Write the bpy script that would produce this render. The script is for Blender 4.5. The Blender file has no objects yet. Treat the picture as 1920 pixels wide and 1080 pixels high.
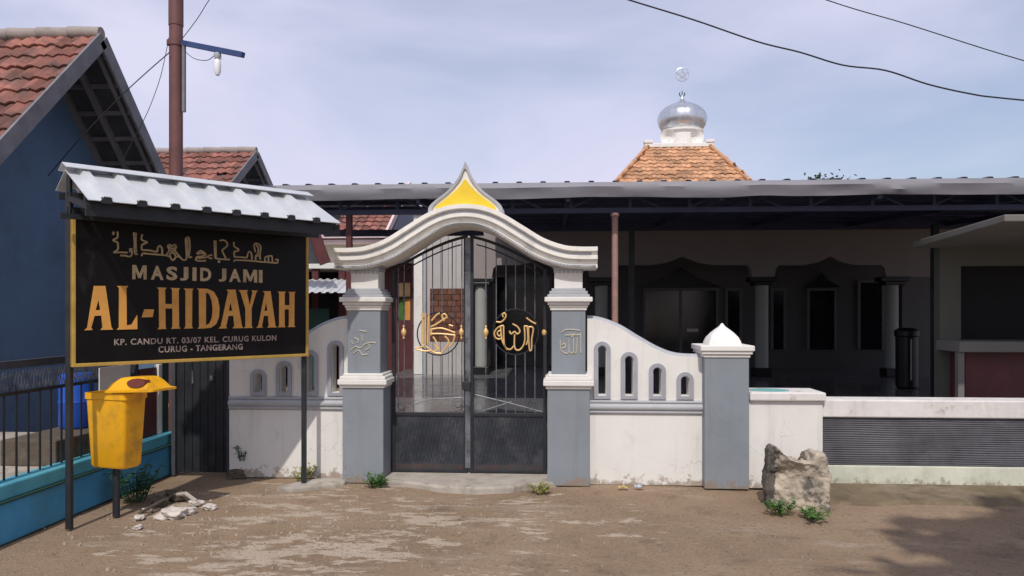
import bpy, bmesh, math, random
from mathutils import Vector, noise
from mathutils.geometry import tessellate_polygon
random.seed(7)
R = math.radians
scene = bpy.context.scene
col = scene.collection

# ------------------------------------------------------------------ camera, sky, sun, exposure
F, PSI, D, EYE, HOR = 1400.0, R(3.5), 7.26, 1.70, 583.0       # focal length in photo pixels, yaw, distance, eye height
cam = bpy.data.cameras.new('camera'); camo = bpy.data.objects.new('camera', cam); col.objects.link(camo)
camo.location = (0, -D, EYE); camo.rotation_euler = (R(90), 0, PSI)
cam.sensor_width = 36; cam.lens = 36*F/1920; cam.shift_y = (HOR-540)/1920
cam.clip_start = 0.05; cam.clip_end = 3000
scene.camera = camo
scene.render.resolution_x = 1024; scene.render.resolution_y = 576
SUN_TO = Vector((-0.07, -1.0, 1.24)).normalized()
SUN_EL = math.asin(SUN_TO.z); SUN_ROT = math.atan2(SUN_TO.x, SUN_TO.y)
w = bpy.data.worlds.new('World'); scene.world = w; w.use_nodes = True
nt = w.node_tree; nt.nodes.clear()
wo = nt.nodes.new('ShaderNodeOutputWorld'); bg = nt.nodes.new('ShaderNodeBackground')
sky = nt.nodes.new('ShaderNodeTexSky'); sky.sky_type = 'NISHITA'; sky.sun_disc = False
sky.sun_elevation = SUN_EL; sky.sun_rotation = SUN_ROT; sky.air_density = 1.0; sky.dust_density = 2.2; sky.ozone_density = 1.5
tc = nt.nodes.new('ShaderNodeTexCoord'); mp = nt.nodes.new('ShaderNodeMapping'); mp.inputs['Scale'].default_value = (1.0, 1.0, 2.6); mp.inputs['Location'].default_value = (.35, .0, .1)
nz = nt.nodes.new('ShaderNodeTexNoise'); nz.inputs['Scale'].default_value = 1.7; nz.inputs['Detail'].default_value = 5; nz.inputs['Roughness'].default_value = .5; nz.inputs['Distortion'].default_value = .35
cr = nt.nodes.new('ShaderNodeValToRGB'); cr.color_ramp.elements[0].position = .36; cr.color_ramp.elements[1].position = .66
cr.color_ramp.elements[0].color = (.30, .30, .30, 1); cr.color_ramp.elements[1].color = (1, 1, 1, 1)
mx = nt.nodes.new('ShaderNodeMix'); mx.data_type = 'RGBA'
mx.inputs['B'].default_value = (5.4, 5.4, 6.8, 1)              # thin cloud veil
L = nt.links.new
L(tc.outputs['Generated'], mp.inputs['Vector']); L(mp.outputs[0], nz.inputs['Vector']); L(nz.outputs['Fac'], cr.inputs[0])
L(cr.outputs[0], mx.inputs['Factor']); L(sky.outputs[0], mx.inputs['A']); L(mx.outputs['Result'], bg.inputs['Color'])
bg.inputs['Strength'].default_value = 0.12; L(bg.outputs[0], wo.inputs[0])
sl = bpy.data.lights.new('sun', 'SUN'); so = bpy.data.objects.new('sun', sl); col.objects.link(so)
sl.energy = 2.55; sl.angle = R(1.0); sl.color = (1.0, .94, .86)
so.rotation_euler = SUN_TO.to_track_quat('Z', 'Y').to_euler(); so.location = (-8, -30, 30)
vs = scene.view_settings; vs.view_transform = 'Standard'; vs.look = 'None'; vs.gamma = 1; vs.exposure = 0.17; vs.use_curve_mapping = False

# ------------------------------------------------------------------ photo pixel -> place
FW = Vector((-math.sin(PSI), math.cos(PSI), 0)); RT = Vector((math.cos(PSI), math.sin(PSI), 0)); C0 = Vector((0, -D, EYE))
def ray(px, py): return FW + RT*((px-960)/F) + Vector((0, 0, (HOR-py)/F))
def onY(px, py, Y): d = ray(px, py); return C0 + d*((Y+D)/d.y)
def onX(px, py, X): d = ray(px, py); return C0 + d*(X/d.x)
def onZ(px, py, Z): d = ray(px, py); return C0 + d*((Z-EYE)/d.z)
def onP(px, py, o, n): d = ray(px, py); return C0 + d*((o-C0).dot(n)/d.dot(n))
def xz(px, py, Y): p = onY(px, py, Y); return (p.x, p.z)
def xzs(l, Y): return [xz(a, b, Y) for a, b in l]

# ------------------------------------------------------------------ materials
def base_mat(name, rough=.7, metal=0.0, spec=.5):
    m = bpy.data.materials.new(name); m.use_nodes = True
    b = m.node_tree.nodes['Principled BSDF']; b.inputs['Roughness'].default_value = rough; b.inputs['Metallic'].default_value = metal
    b.inputs['Specular IOR Level'].default_value = spec
    return m, m.node_tree, b
def ramp(n, stops):
    r = n.nodes.new('ShaderNodeValToRGB'); e = r.color_ramp.elements
    while len(e) < len(stops): e.new(.5)
    for i, (p, c) in enumerate(stops): e[i].position = p; e[i].color = (*c, 1)
    return r
def mul(c, k): return tuple(min(1, x*k) for x in c)
def mat(name, c, rough=.7, metal=0.0, var=.12, scale=3.0, fine=40.0, bump=.15, stain=None, stain_amt=(.58, .72), tint=0.0, spec=.4, stretch=(1, 1, 1), weather=None):
    """painted or raw surface: two scales of mottling, a stain colour in patches, fine bump, optional per-piece tint"""
    m, n, b = base_mat(name, rough, metal, spec)
    tcn = n.nodes.new('ShaderNodeTexCoord'); mpn = n.nodes.new('ShaderNodeMapping'); mpn.inputs['Scale'].default_value = stretch
    n.links.new(tcn.outputs['Object'], mpn.inputs['Vector'])
    a = n.nodes.new('ShaderNodeTexNoise'); a.inputs['Scale'].default_value = scale; a.inputs['Detail'].default_value = 6; a.inputs['Roughness'].default_value = .62
    n.links.new(mpn.outputs[0], a.inputs['Vector'])
    r = ramp(n, [(.3, mul(c, 1-var)), (.5, c), (.72, mul(c, 1+var))]); n.links.new(a.outputs['Fac'], r.inputs[0]); out = r.outputs[0]
    f = n.nodes.new('ShaderNodeTexNoise'); f.inputs['Scale'].default_value = fine; f.inputs['Detail'].default_value = 4
    n.links.new(mpn.outputs[0], f.inputs['Vector'])
    if stain:
        s = n.nodes.new('ShaderNodeTexNoise'); s.inputs['Scale'].default_value = scale*.8; s.inputs['Detail'].default_value = 8; s.inputs['Roughness'].default_value = .7
        s.noise_dimensions = '4D'; s.inputs['W'].default_value = 3.7; n.links.new(mpn.outputs[0], s.inputs['Vector'])
        sr = ramp(n, [(stain_amt[0], (0, 0, 0)), (stain_amt[1], (1, 1, 1))]); n.links.new(s.outputs['Fac'], sr.inputs[0])
        k = n.nodes.new('ShaderNodeMix'); k.data_type = 'RGBA'; k.inputs['B'].default_value = (*stain, 1)
        n.links.new(sr.outputs[0], k.inputs['Factor']); n.links.new(out, k.inputs['A']); out = k.outputs['Result']
    if weather:
        # rain streaks running down, hairline cracks and mud splashes, each with a ragged shape of its own
        def mask(node_out, stops, colr, amount):
            nonlocal out
            q = ramp(n, [(stops[0], (0, 0, 0)), (stops[1], (amount,)*3)]); n.links.new(node_out, q.inputs[0])
            k = n.nodes.new('ShaderNodeMix'); k.data_type = 'RGBA'; k.inputs['B'].default_value = (*colr, 1)
            n.links.new(q.outputs[0], k.inputs['Factor']); n.links.new(out, k.inputs['A']); out = k.outputs['Result']
        geo = n.nodes.new('ShaderNodeNewGeometry')
        sm = n.nodes.new('ShaderNodeMapping'); sm.inputs['Scale'].default_value = (7, 7, .55); n.links.new(geo.outputs['Position'], sm.inputs['Vector'])
        sn = n.nodes.new('ShaderNodeTexNoise'); sn.inputs['Scale'].default_value = 1.3; sn.inputs['Detail'].default_value = 6; sn.inputs['Roughness'].default_value = .65; n.links.new(sm.outputs[0], sn.inputs['Vector'])
        mask(sn.outputs['Fac'], (.54, .76), weather, .42)
        vo = n.nodes.new('ShaderNodeTexVoronoi'); vo.feature = 'DISTANCE_TO_EDGE'; vo.inputs['Scale'].default_value = 2.1
        wn = n.nodes.new('ShaderNodeTexNoise'); wn.inputs['Scale'].default_value = 5; wn.inputs['Detail'].default_value = 5; n.links.new(geo.outputs['Position'], wn.inputs['Vector'])
        va = n.nodes.new('ShaderNodeVectorMath'); va.operation = 'MULTIPLY_ADD'; va.inputs[1].default_value = (.35, .35, .35); n.links.new(wn.outputs['Color'], va.inputs[0]); n.links.new(geo.outputs['Position'], va.inputs[2]); n.links.new(va.outputs[0], vo.inputs['Vector'])
        pn = n.nodes.new('ShaderNodeTexNoise'); pn.inputs['Scale'].default_value = 1.1; n.links.new(geo.outputs['Position'], pn.inputs['Vector'])
        ci = n.nodes.new('ShaderNodeMath'); ci.operation = 'MULTIPLY'; iv = ramp(n, [(.0, (1, 1, 1)), (.006, (0, 0, 0))]); pr_ = ramp(n, [(.54, (0, 0, 0)), (.6, (1, 1, 1))])
        n.links.new(vo.outputs['Distance'], iv.inputs[0]); n.links.new(pn.outputs['Fac'], pr_.inputs[0]); n.links.new(iv.outputs[0], ci.inputs[0]); n.links.new(pr_.outputs[0], ci.inputs[1])
        mask(ci.outputs[0], (0, 1), mul(weather, .6), .5)
        sx_ = n.nodes.new('ShaderNodeSeparateXYZ'); n.links.new(geo.outputs['Position'], sx_.inputs[0])
        hz = n.nodes.new('ShaderNodeMath'); hz.operation = 'MULTIPLY_ADD'; hz.inputs[1].default_value = -1.5; hz.inputs[2].default_value = .16; n.links.new(sx_.outputs['Z'], hz.inputs[0])
        ms_ = n.nodes.new('ShaderNodeTexNoise'); ms_.inputs['Scale'].default_value = 9; ms_.inputs['Detail'].default_value = 8; ms_.inputs['Roughness'].default_value = .75; n.links.new(geo.outputs['Position'], ms_.inputs['Vector'])
        hs = n.nodes.new('ShaderNodeMath'); hs.operation = 'ADD'; n.links.new(hz.outputs[0], hs.inputs[0]); n.links.new(ms_.outputs['Fac'], hs.inputs[1])
        mask(hs.outputs[0], (.56, .64), (.26, .19, .13), .75)
    if tint:
        at = n.nodes.new('ShaderNodeAttribute'); at.attribute_name = 'tint'
        mr = n.nodes.new('ShaderNodeMapRange'); mr.inputs['To Min'].default_value = 1-tint; mr.inputs['To Max'].default_value = 1+tint
        n.links.new(at.outputs['Fac'], mr.inputs['Value'])
        k = n.nodes.new('ShaderNodeMix'); k.data_type = 'RGBA'; k.blend_type = 'MULTIPLY'; k.inputs['Factor'].default_value = 1
        n.links.new(out, k.inputs['A']); n.links.new(mr.outputs[0], k.inputs['B']); out = k.outputs['Result']
    n.links.new(out, b.inputs['Base Color'])
    if bump:
        bp = n.nodes.new('ShaderNodeBump'); bp.inputs['Strength'].default_value = bump; bp.inputs['Distance'].default_value = .01
        n.links.new(f.outputs['Fac'], bp.inputs['Height']); n.links.new(bp.outputs[0], b.inputs['Normal'])
    rr = n.nodes.new('ShaderNodeMapRange'); rr.inputs['To Min'].default_value = max(.05, rough-.1); rr.inputs['To Max'].default_value = min(1, rough+.1)
    n.links.new(a.outputs['Fac'], rr.inputs['Value']); n.links.new(rr.outputs[0], b.inputs['Roughness'])
    return m
M = {}
M['white'] = mat('white_plaster', (.74, .725, .685), .75, weather=(.44, .42, .38), var=.06, scale=1.6, bump=.12, stain=(.50, .47, .43), stain_amt=(.60, .80))
M['cream'] = mat('cream_paint', (.82, .80, .74), .6, weather=(.40, .39, .37), var=.07, scale=2.5, bump=.1, stain=(.45, .43, .40), stain_amt=(.58, .78))
M['grey'] = mat('blue_grey_paint', (.228, .255, .285), .6, weather=(.15, .16, .175), var=.09, scale=2.2, bump=.12, stain=(.30, .32, .36), stain_amt=(.60, .78))
M['lightgrey'] = mat('light_grey_paint', (.40, .41, .43), .6, weather=(.22, .22, .23), var=.1, scale=3, bump=.1, stain=(.5, .5, .52), stain_amt=(.55, .75))
M['frame_grey'] = mat('grey_trim_paint', (.33, .34, .38), .6, var=.12, scale=4, bump=.1)
M['yellow'] = mat('yellow_paint', (.80, .56, .03), .5, var=.08, scale=5, bump=.06)
M['iron'] = mat('dark_iron', (.03, .032, .038), .5, .3, var=.3, scale=6, bump=.1, stain=(.10, .07, .06), stain_amt=(.62, .8))
M['iron_panel'] = mat('charcoal_sheet', (.033, .038, .048), .45, .2, var=.35, scale=5, fine=70, bump=.2, stain=(.09, .095, .105), stain_amt=(.5, .75))
M['rust'] = mat('rusty_sheet', (.07, .045, .042), .6, .2, var=.4, scale=7, bump=.25, stain=(.05, .05, .055), stain_amt=(.45, .6))
M['iron_light'] = mat('worn_grey_steel', (.17, .18, .20), .45, .4, var=.3, scale=8, bump=.1, stain=(.05, .05, .055), stain_amt=(.5, .62))
M['gold'] = mat('gold_paint', (.72, .47, .20), .4, .1, var=.18, scale=12, bump=.05)
M['gold_pale'] = mat('pale_gold_paint', (.45, .42, .33), .5, .0, var=.15, scale=12, bump=.05)
M['sign_black'] = mat('black_board', (.006, .005, .005), .40, var=.4, scale=2.2, bump=.03, stain=(.035, .034, .035), stain_amt=(.60, .76), spec=.18, stretch=(1.6, 1.6, .7))
M['sign_gold'] = mat('orange_gold_letters', (.62, .30, .065), .45, var=.16, scale=7, bump=.05)
M['sign_tan'] = mat('tan_letters', (.45, .34, .20), .5, var=.3, scale=10, bump=.05)
M['sign_grey'] = mat('faded_letters', (.30, .24, .21), .6, var=.35, scale=14, bump=.05)
M['sign_frame'] = mat('gold_frame', (.44, .28, .06), .45, var=.2, scale=6, bump=.05)
M['zinc'] = mat('pale_zinc_sheet', (.60, .62, .63), .42, .25, var=.08, scale=4, bump=.04, stain=(.45, .44, .42), stain_amt=(.6, .8))
M['dark_steel'] = mat('dark_steel', (.025, .028, .033), .5, .2, var=.3, scale=6, bump=.08)
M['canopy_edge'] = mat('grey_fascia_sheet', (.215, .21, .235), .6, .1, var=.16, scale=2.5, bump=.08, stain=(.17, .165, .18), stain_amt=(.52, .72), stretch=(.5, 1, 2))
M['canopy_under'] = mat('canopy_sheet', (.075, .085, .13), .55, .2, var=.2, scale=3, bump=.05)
M['navy'] = mat('navy_steel', (.05, .058, .11), .5, .2, var=.25, scale=4, bump=.05)
M['brown_post'] = mat('brown_pipe', (.34, .20, .17), .55, var=.15, scale=6, bump=.06)
M['pole'] = mat('red_oxide_pole', (.15, .065, .062), .6, .1, var=.2, scale=5, bump=.1, stain=(.09, .05, .05), stain_amt=(.55, .7))
M['blue_paint'] = mat('blue_board', (.03, .06, .17), .5, var=.15, scale=5)
M['tile_red'] = mat('red_clay_tile', (.26, .105, .078), .8, var=.25, scale=5, fine=60, bump=.3, stain=(.09, .055, .048), stain_amt=(.46, .66), tint=.45)
M['tile_orange'] = mat('orange_clay_tile', (.50, .275, .15), .8, var=.2, scale=5, fine=60, bump=.3, stain=(.30, .19, .12), stain_amt=(.52, .7), tint=.35)
M['ridge'] = mat('ridge_cement', (.30, .26, .24), .85, var=.2, scale=6, bump=.2)
M['barge'] = mat('weathered_bargeboard', (.17, .17, .185), .75, var=.25, scale=5, bump=.15)
M['rafter'] = mat('dark_rafter', (.055, .058, .07), .8, var=.3, scale=6, bump=.1)
M['blue_wall'] = mat('blue_house_wall', (.095, .165, .275), .75, weather=(.10, .14, .20), var=.16, scale=1.3, bump=.15, stain=(.075, .12, .19), stain_amt=(.5, .7))
M['plinth'] = mat('turquoise_blue_plinth', (.05, .25, .44), .7, var=.2, scale=3, bump=.15, stain=(.07, .22, .25), stain_amt=(.5, .68))
M['plinth_top'] = mat('teal_ledge', (.08, .33, .42), .7, var=.2, scale=4, bump=.15)
M['pink'] = mat('pale_pink_paint', (.66, .52, .53), .7, var=.06, scale=3, bump=.05)
M['wall_cream'] = mat('pale_cream_wall', (.50, .48, .40), .8, var=.08, scale=2, bump=.08)
M['maroon'] = mat('maroon_paint', (.10, .028, .03), .6, var=.2, scale=4)
M['room_shade'] = mat('room_shade', (.014, .014, .016), .8, var=.3, scale=2, bump=0)  # near-black colour stands in for the dimness of a room
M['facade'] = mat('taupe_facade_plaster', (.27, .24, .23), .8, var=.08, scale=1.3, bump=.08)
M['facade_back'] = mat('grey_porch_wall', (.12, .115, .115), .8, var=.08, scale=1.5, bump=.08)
M['door_trim'] = mat('grey_door_trim', (.17, .165, .16), .7, var=.1)
M['column'] = mat('pale_column_paint', (.34, .345, .32), .6, var=.06, scale=3, bump=.04)
M['black_trim'] = mat('black_trim', (.012, .012, .014), .4, var=.2, scale=4)
M['glass_dark'] = mat('dark_glass', (.012, .013, .017), .12, var=.2, scale=2, bump=0, spec=.5)
M['plank'] = mat('white_plank', (.46, .435, .42), .65, var=.06, scale=4, bump=.06, tint=.06)
M['brickred'] = mat('brown_brick', (.15, .06, .038), .8, var=.25, scale=9, bump=.2, tint=.3)
M['silver'] = mat('silver_sheet', (.62, .64, .68), .28, .85, var=.1, scale=3, bump=.02)
M['bin_yellow'] = mat('yellow_plastic', (.82, .405, .010), .38, var=.07, scale=5, bump=.03, stain=(.36, .20, .04), stain_amt=(.52, .74))
M['bin_red'] = mat('red_brown_inside', (.13, .03, .02), .5, var=.2, scale=5)
M['blue_drum'] = mat('blue_plastic', (.015, .08, .42), .4, var=.12, scale=4)
M['paper'] = mat('white_notice', (.68, .66, .64), .7, var=.06, scale=5, bump=.02)
M['concrete'] = mat('pale_concrete', (.40, .36, .31), .9, var=.2, scale=5, fine=50, bump=.4, stain=(.22, .18, .14), stain_amt=(.52, .68))
M['rock'] = mat('lump_concrete', (.46, .395, .31), .95, var=.35, scale=7, fine=90, bump=.5, stain=(.13, .115, .10), stain_amt=(.52, .62))
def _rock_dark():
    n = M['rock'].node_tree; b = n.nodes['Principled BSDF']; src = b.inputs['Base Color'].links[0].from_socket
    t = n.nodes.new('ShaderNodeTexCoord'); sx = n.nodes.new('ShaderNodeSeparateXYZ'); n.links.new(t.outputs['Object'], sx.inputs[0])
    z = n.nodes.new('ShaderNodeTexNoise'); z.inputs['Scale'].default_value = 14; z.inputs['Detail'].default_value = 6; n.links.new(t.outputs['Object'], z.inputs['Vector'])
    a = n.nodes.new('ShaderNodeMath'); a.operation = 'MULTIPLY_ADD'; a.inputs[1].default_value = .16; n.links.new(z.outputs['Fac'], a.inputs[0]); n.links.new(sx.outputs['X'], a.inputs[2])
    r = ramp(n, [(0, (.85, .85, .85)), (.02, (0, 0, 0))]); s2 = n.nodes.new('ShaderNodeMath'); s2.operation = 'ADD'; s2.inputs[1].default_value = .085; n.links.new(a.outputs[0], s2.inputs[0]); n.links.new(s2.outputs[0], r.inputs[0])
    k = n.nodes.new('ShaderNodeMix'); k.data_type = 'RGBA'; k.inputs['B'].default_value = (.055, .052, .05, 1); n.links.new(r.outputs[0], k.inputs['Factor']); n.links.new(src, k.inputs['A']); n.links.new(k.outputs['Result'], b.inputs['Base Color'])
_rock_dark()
M['stone'] = mat('white_rubble', (.55, .50, .45), .9, var=.2, scale=8, fine=50, bump=.5)
M['gravel'] = mat('lane_gravel', (.36, .29, .22), .9, var=.4, scale=30, bump=.3)
M['kerb'] = mat('mossy_kerb', (.15, .115, .07), .95, var=.3, scale=3, bump=.6, stain=(.24, .19, .135), stain_amt=(.5, .64))
M['weed'] = mat('weed_leaf', (.06, .15, .025), .6, var=.35, scale=20, bump=0)
M['weed_dry'] = mat('yellow_weed_leaf', (.26, .27, .06), .7, var=.3, scale=20, bump=0)
M['weed_dark'] = mat('dark_weed_leaf', (.03, .09, .035), .6, var=.3, scale=20, bump=0)
M['leaf'] = mat('tree_leaf', (.05, .10, .03), .6, var=.4, scale=8, bump=0)
M['bark'] = mat('bark', (.10, .08, .06), .9, var=.3, scale=12, bump=.5)
M['litter_y'] = mat('yellow_wrapper', (.55, .42, .14), .5, var=.15, scale=12)
M['litter_b'] = mat('pale_blue_wrapper', (.45, .52, .62), .4, var=.15, scale=12)
M['teal'] = mat('flaked_teal_paint', (.18, .42, .42), .7, var=.2, scale=10, bump=.2)
M['white_flaked'] = mat('flaked_white_paint', (.70, .67, .64), .75, weather=(.38, .35, .32), var=.08, scale=5, bump=.2, stain=(.42, .36, .33), stain_amt=(.58, .66))
M['lowbase'] = mat('greenish_white_plaster', (.60, .61, .50), .8, weather=(.35, .37, .28), var=.12, scale=2.5, bump=.15, stain=(.34, .37, .31), stain_amt=(.50, .72))
M['ribbed'] = mat('ribbed_grey_plaster', (.105, .104, .115), .8, var=.3, scale=3, bump=.2, stain=(.15, .148, .158), stain_amt=(.54, .7))
M['wire'] = mat('black_cable', (.02, .02, .022), .6, var=.1)
M['glass_bulb'] = mat('frosted_bulb', (.80, .80, .82), .25, var=.02, bump=0)
M['warm'] = mat('warm_yellow', (.80, .55, .26), .7, var=.1, scale=10)
M['kiosk'] = mat('kiosk_grey_green_wall', (.105, .105, .088), .8, var=.08, scale=2)
M['kiosk_slab'] = mat('kiosk_slab_paint', (.17, .16, .145), .8, var=.1, scale=2)
M['tin_green'] = mat('dark_green_paint', (.02, .06, .05), .7, var=.2, scale=4)

def ground_mat():
    m, n, b = base_mat('dusty_lane', .95, 0, .2); t = n.nodes.new('ShaderNodeTexCoord')
    def nz(scale, detail=8, rough=.65, wv=0.0, st=None):
        x = n.nodes.new('ShaderNodeTexNoise'); x.noise_dimensions = '4D'; x.inputs['W'].default_value = wv
        x.inputs['Scale'].default_value = scale; x.inputs['Detail'].default_value = detail; x.inputs['Roughness'].default_value = rough
        if st:
            p = n.nodes.new('ShaderNodeMapping'); p.inputs['Scale'].default_value = st; p.inputs['Rotation'].default_value = (0, 0, R(8))
            n.links.new(t.outputs['Object'], p.inputs['Vector']); n.links.new(p.outputs[0], x.inputs['Vector'])
        else: n.links.new(t.outputs['Object'], x.inputs['Vector'])
        return x
    def mixc(fac, a, c):
        k = n.nodes.new('ShaderNodeMix'); k.data_type = 'RGBA'; n.links.new(fac, k.inputs['Factor']); n.links.new(a, k.inputs['A'])
        if isinstance(c, tuple): k.inputs['B'].default_value = (*c, 1)
        else: n.links.new(c, k.inputs['B'])
        return k.outputs['Result']
    a = nz(.7, 6); r = ramp(n, [(.32, (.25, .176, .115)), (.5, (.325, .232, .153)), (.68, (.385, .28, .19))]); n.links.new(a.outputs['Fac'], r.inputs[0])
    c = r.outputs[0]
    s = nz(1.5, 10, .75, 2.2, (.7, 2.4, 1)); sr = ramp(n, [(.55, (0, 0, 0)), (.66, (.8, .8, .8))]); n.links.new(s.outputs['Fac'], sr.inputs[0]); c = mixc(sr.outputs[0], c, (.43, .345, .265))
    dv = n.nodes.new('ShaderNodeVectorMath'); dv.operation = 'DISTANCE'; dv.inputs[1].default_value = (-1.7, -1.7, 0); n.links.new(t.outputs['Object'], dv.inputs[0])
    dm = n.nodes.new('ShaderNodeMapRange'); dm.inputs['From Min'].default_value = .6; dm.inputs['From Max'].default_value = 3.6; dm.inputs['To Min'].default_value = .115; dm.inputs['To Max'].default_value = -.05; n.links.new(dv.outputs['Value'], dm.inputs['Value'])
    bk = nz(2.6, 12, .72, 4.4, (.75, 1.9, 1)); ba = n.nodes.new('ShaderNodeMath'); ba.operation = 'ADD'; n.links.new(bk.outputs['Fac'], ba.inputs[0]); n.links.new(dm.outputs[0], ba.inputs[1])
    br_ = ramp(n, [(.615, (0, 0, 0)), (.635, (.85, .85, .85))]); n.links.new(ba.outputs[0], br_.inputs[0]); c = mixc(br_.outputs[0], c, (.55, .455, .355))
    d = nz(2.3, 9, .7, 5.5); dr = ramp(n, [(.56, (0, 0, 0)), (.70, (.7, .7, .7))]); n.links.new(d.outputs['Fac'], dr.inputs[0]); c = mixc(dr.outputs[0], c, (.15, .108, .078))
    g = nz(55, 4, .7, 1.0); gr = ramp(n, [(.58, (0, 0, 0)), (.70, (.75, .75, .75))]); n.links.new(g.outputs['Fac'], gr.inputs[0]); c = mixc(gr.outputs[0], c, (.46, .40, .34))
    g2 = nz(38, 4, .7, 8.0); gr2 = ramp(n, [(.54, (0, 0, 0)), (.68, (.75, .75, .75))]); n.links.new(g2.outputs['Fac'], gr2.inputs[0]); c = mixc(gr2.outputs[0], c, (.11, .085, .068))
    n.links.new(c, b.inputs['Base Color'])
    bp = n.nodes.new('ShaderNodeBump'); bp.inputs['Strength'].default_value = .8; bp.inputs['Distance'].default_value = .03
    ad = n.nodes.new('ShaderNodeMath'); ad.operation = 'ADD'; n.links.new(g.outputs['Fac'], ad.inputs[0]); n.links.new(s.outputs['Fac'], ad.inputs[1])
    n.links.new(ad.outputs[0], bp.inputs['Height']); n.links.new(bp.outputs[0], b.inputs['Normal'])
    return m
M['ground'] = ground_mat()
M['tarmac'] = mat('dark_tarmac', (.085, .068, .056), .9, var=.2, scale=3, fine=80, bump=.5, stain=(.14, .105, .08), stain_amt=(.5, .7))
def tile_floor_mat():
    m, n, b = base_mat('dark_floor_tile', .28, 0, .5); t = n.nodes.new('ShaderNodeTexCoord')
    k = n.nodes.new('ShaderNodeTexBrick'); k.offset = 0; k.inputs['Scale'].default_value = 1; k.inputs['Brick Width'].default_value = .4; k.inputs['Row Height'].default_value = .4
    k.inputs['Mortar Size'].default_value = .006; k.inputs['Color1'].default_value = (.13, .13, .137, 1); k.inputs['Color2'].default_value = (.17, .168, .175, 1); k.inputs['Mortar'].default_value = (.08, .08, .085, 1)
    n.links.new(t.outputs['Object'], k.inputs['Vector']); n.links.new(k.outputs['Color'], b.inputs['Base Color'])
    z = n.nodes.new('ShaderNodeTexNoise'); z.inputs['Scale'].default_value = 3; n.links.new(t.outputs['Object'], z.inputs['Vector'])
    q = n.nodes.new('ShaderNodeMapRange'); q.inputs['To Min'].default_value = .06; q.inputs['To Max'].default_value = .32
    n.links.new(z.outputs['Fac'], q.inputs['Value']); n.links.new(q.outputs[0], b.inputs['Roughness'])
    return m
M['floor_tile'] = tile_floor_mat()

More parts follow.
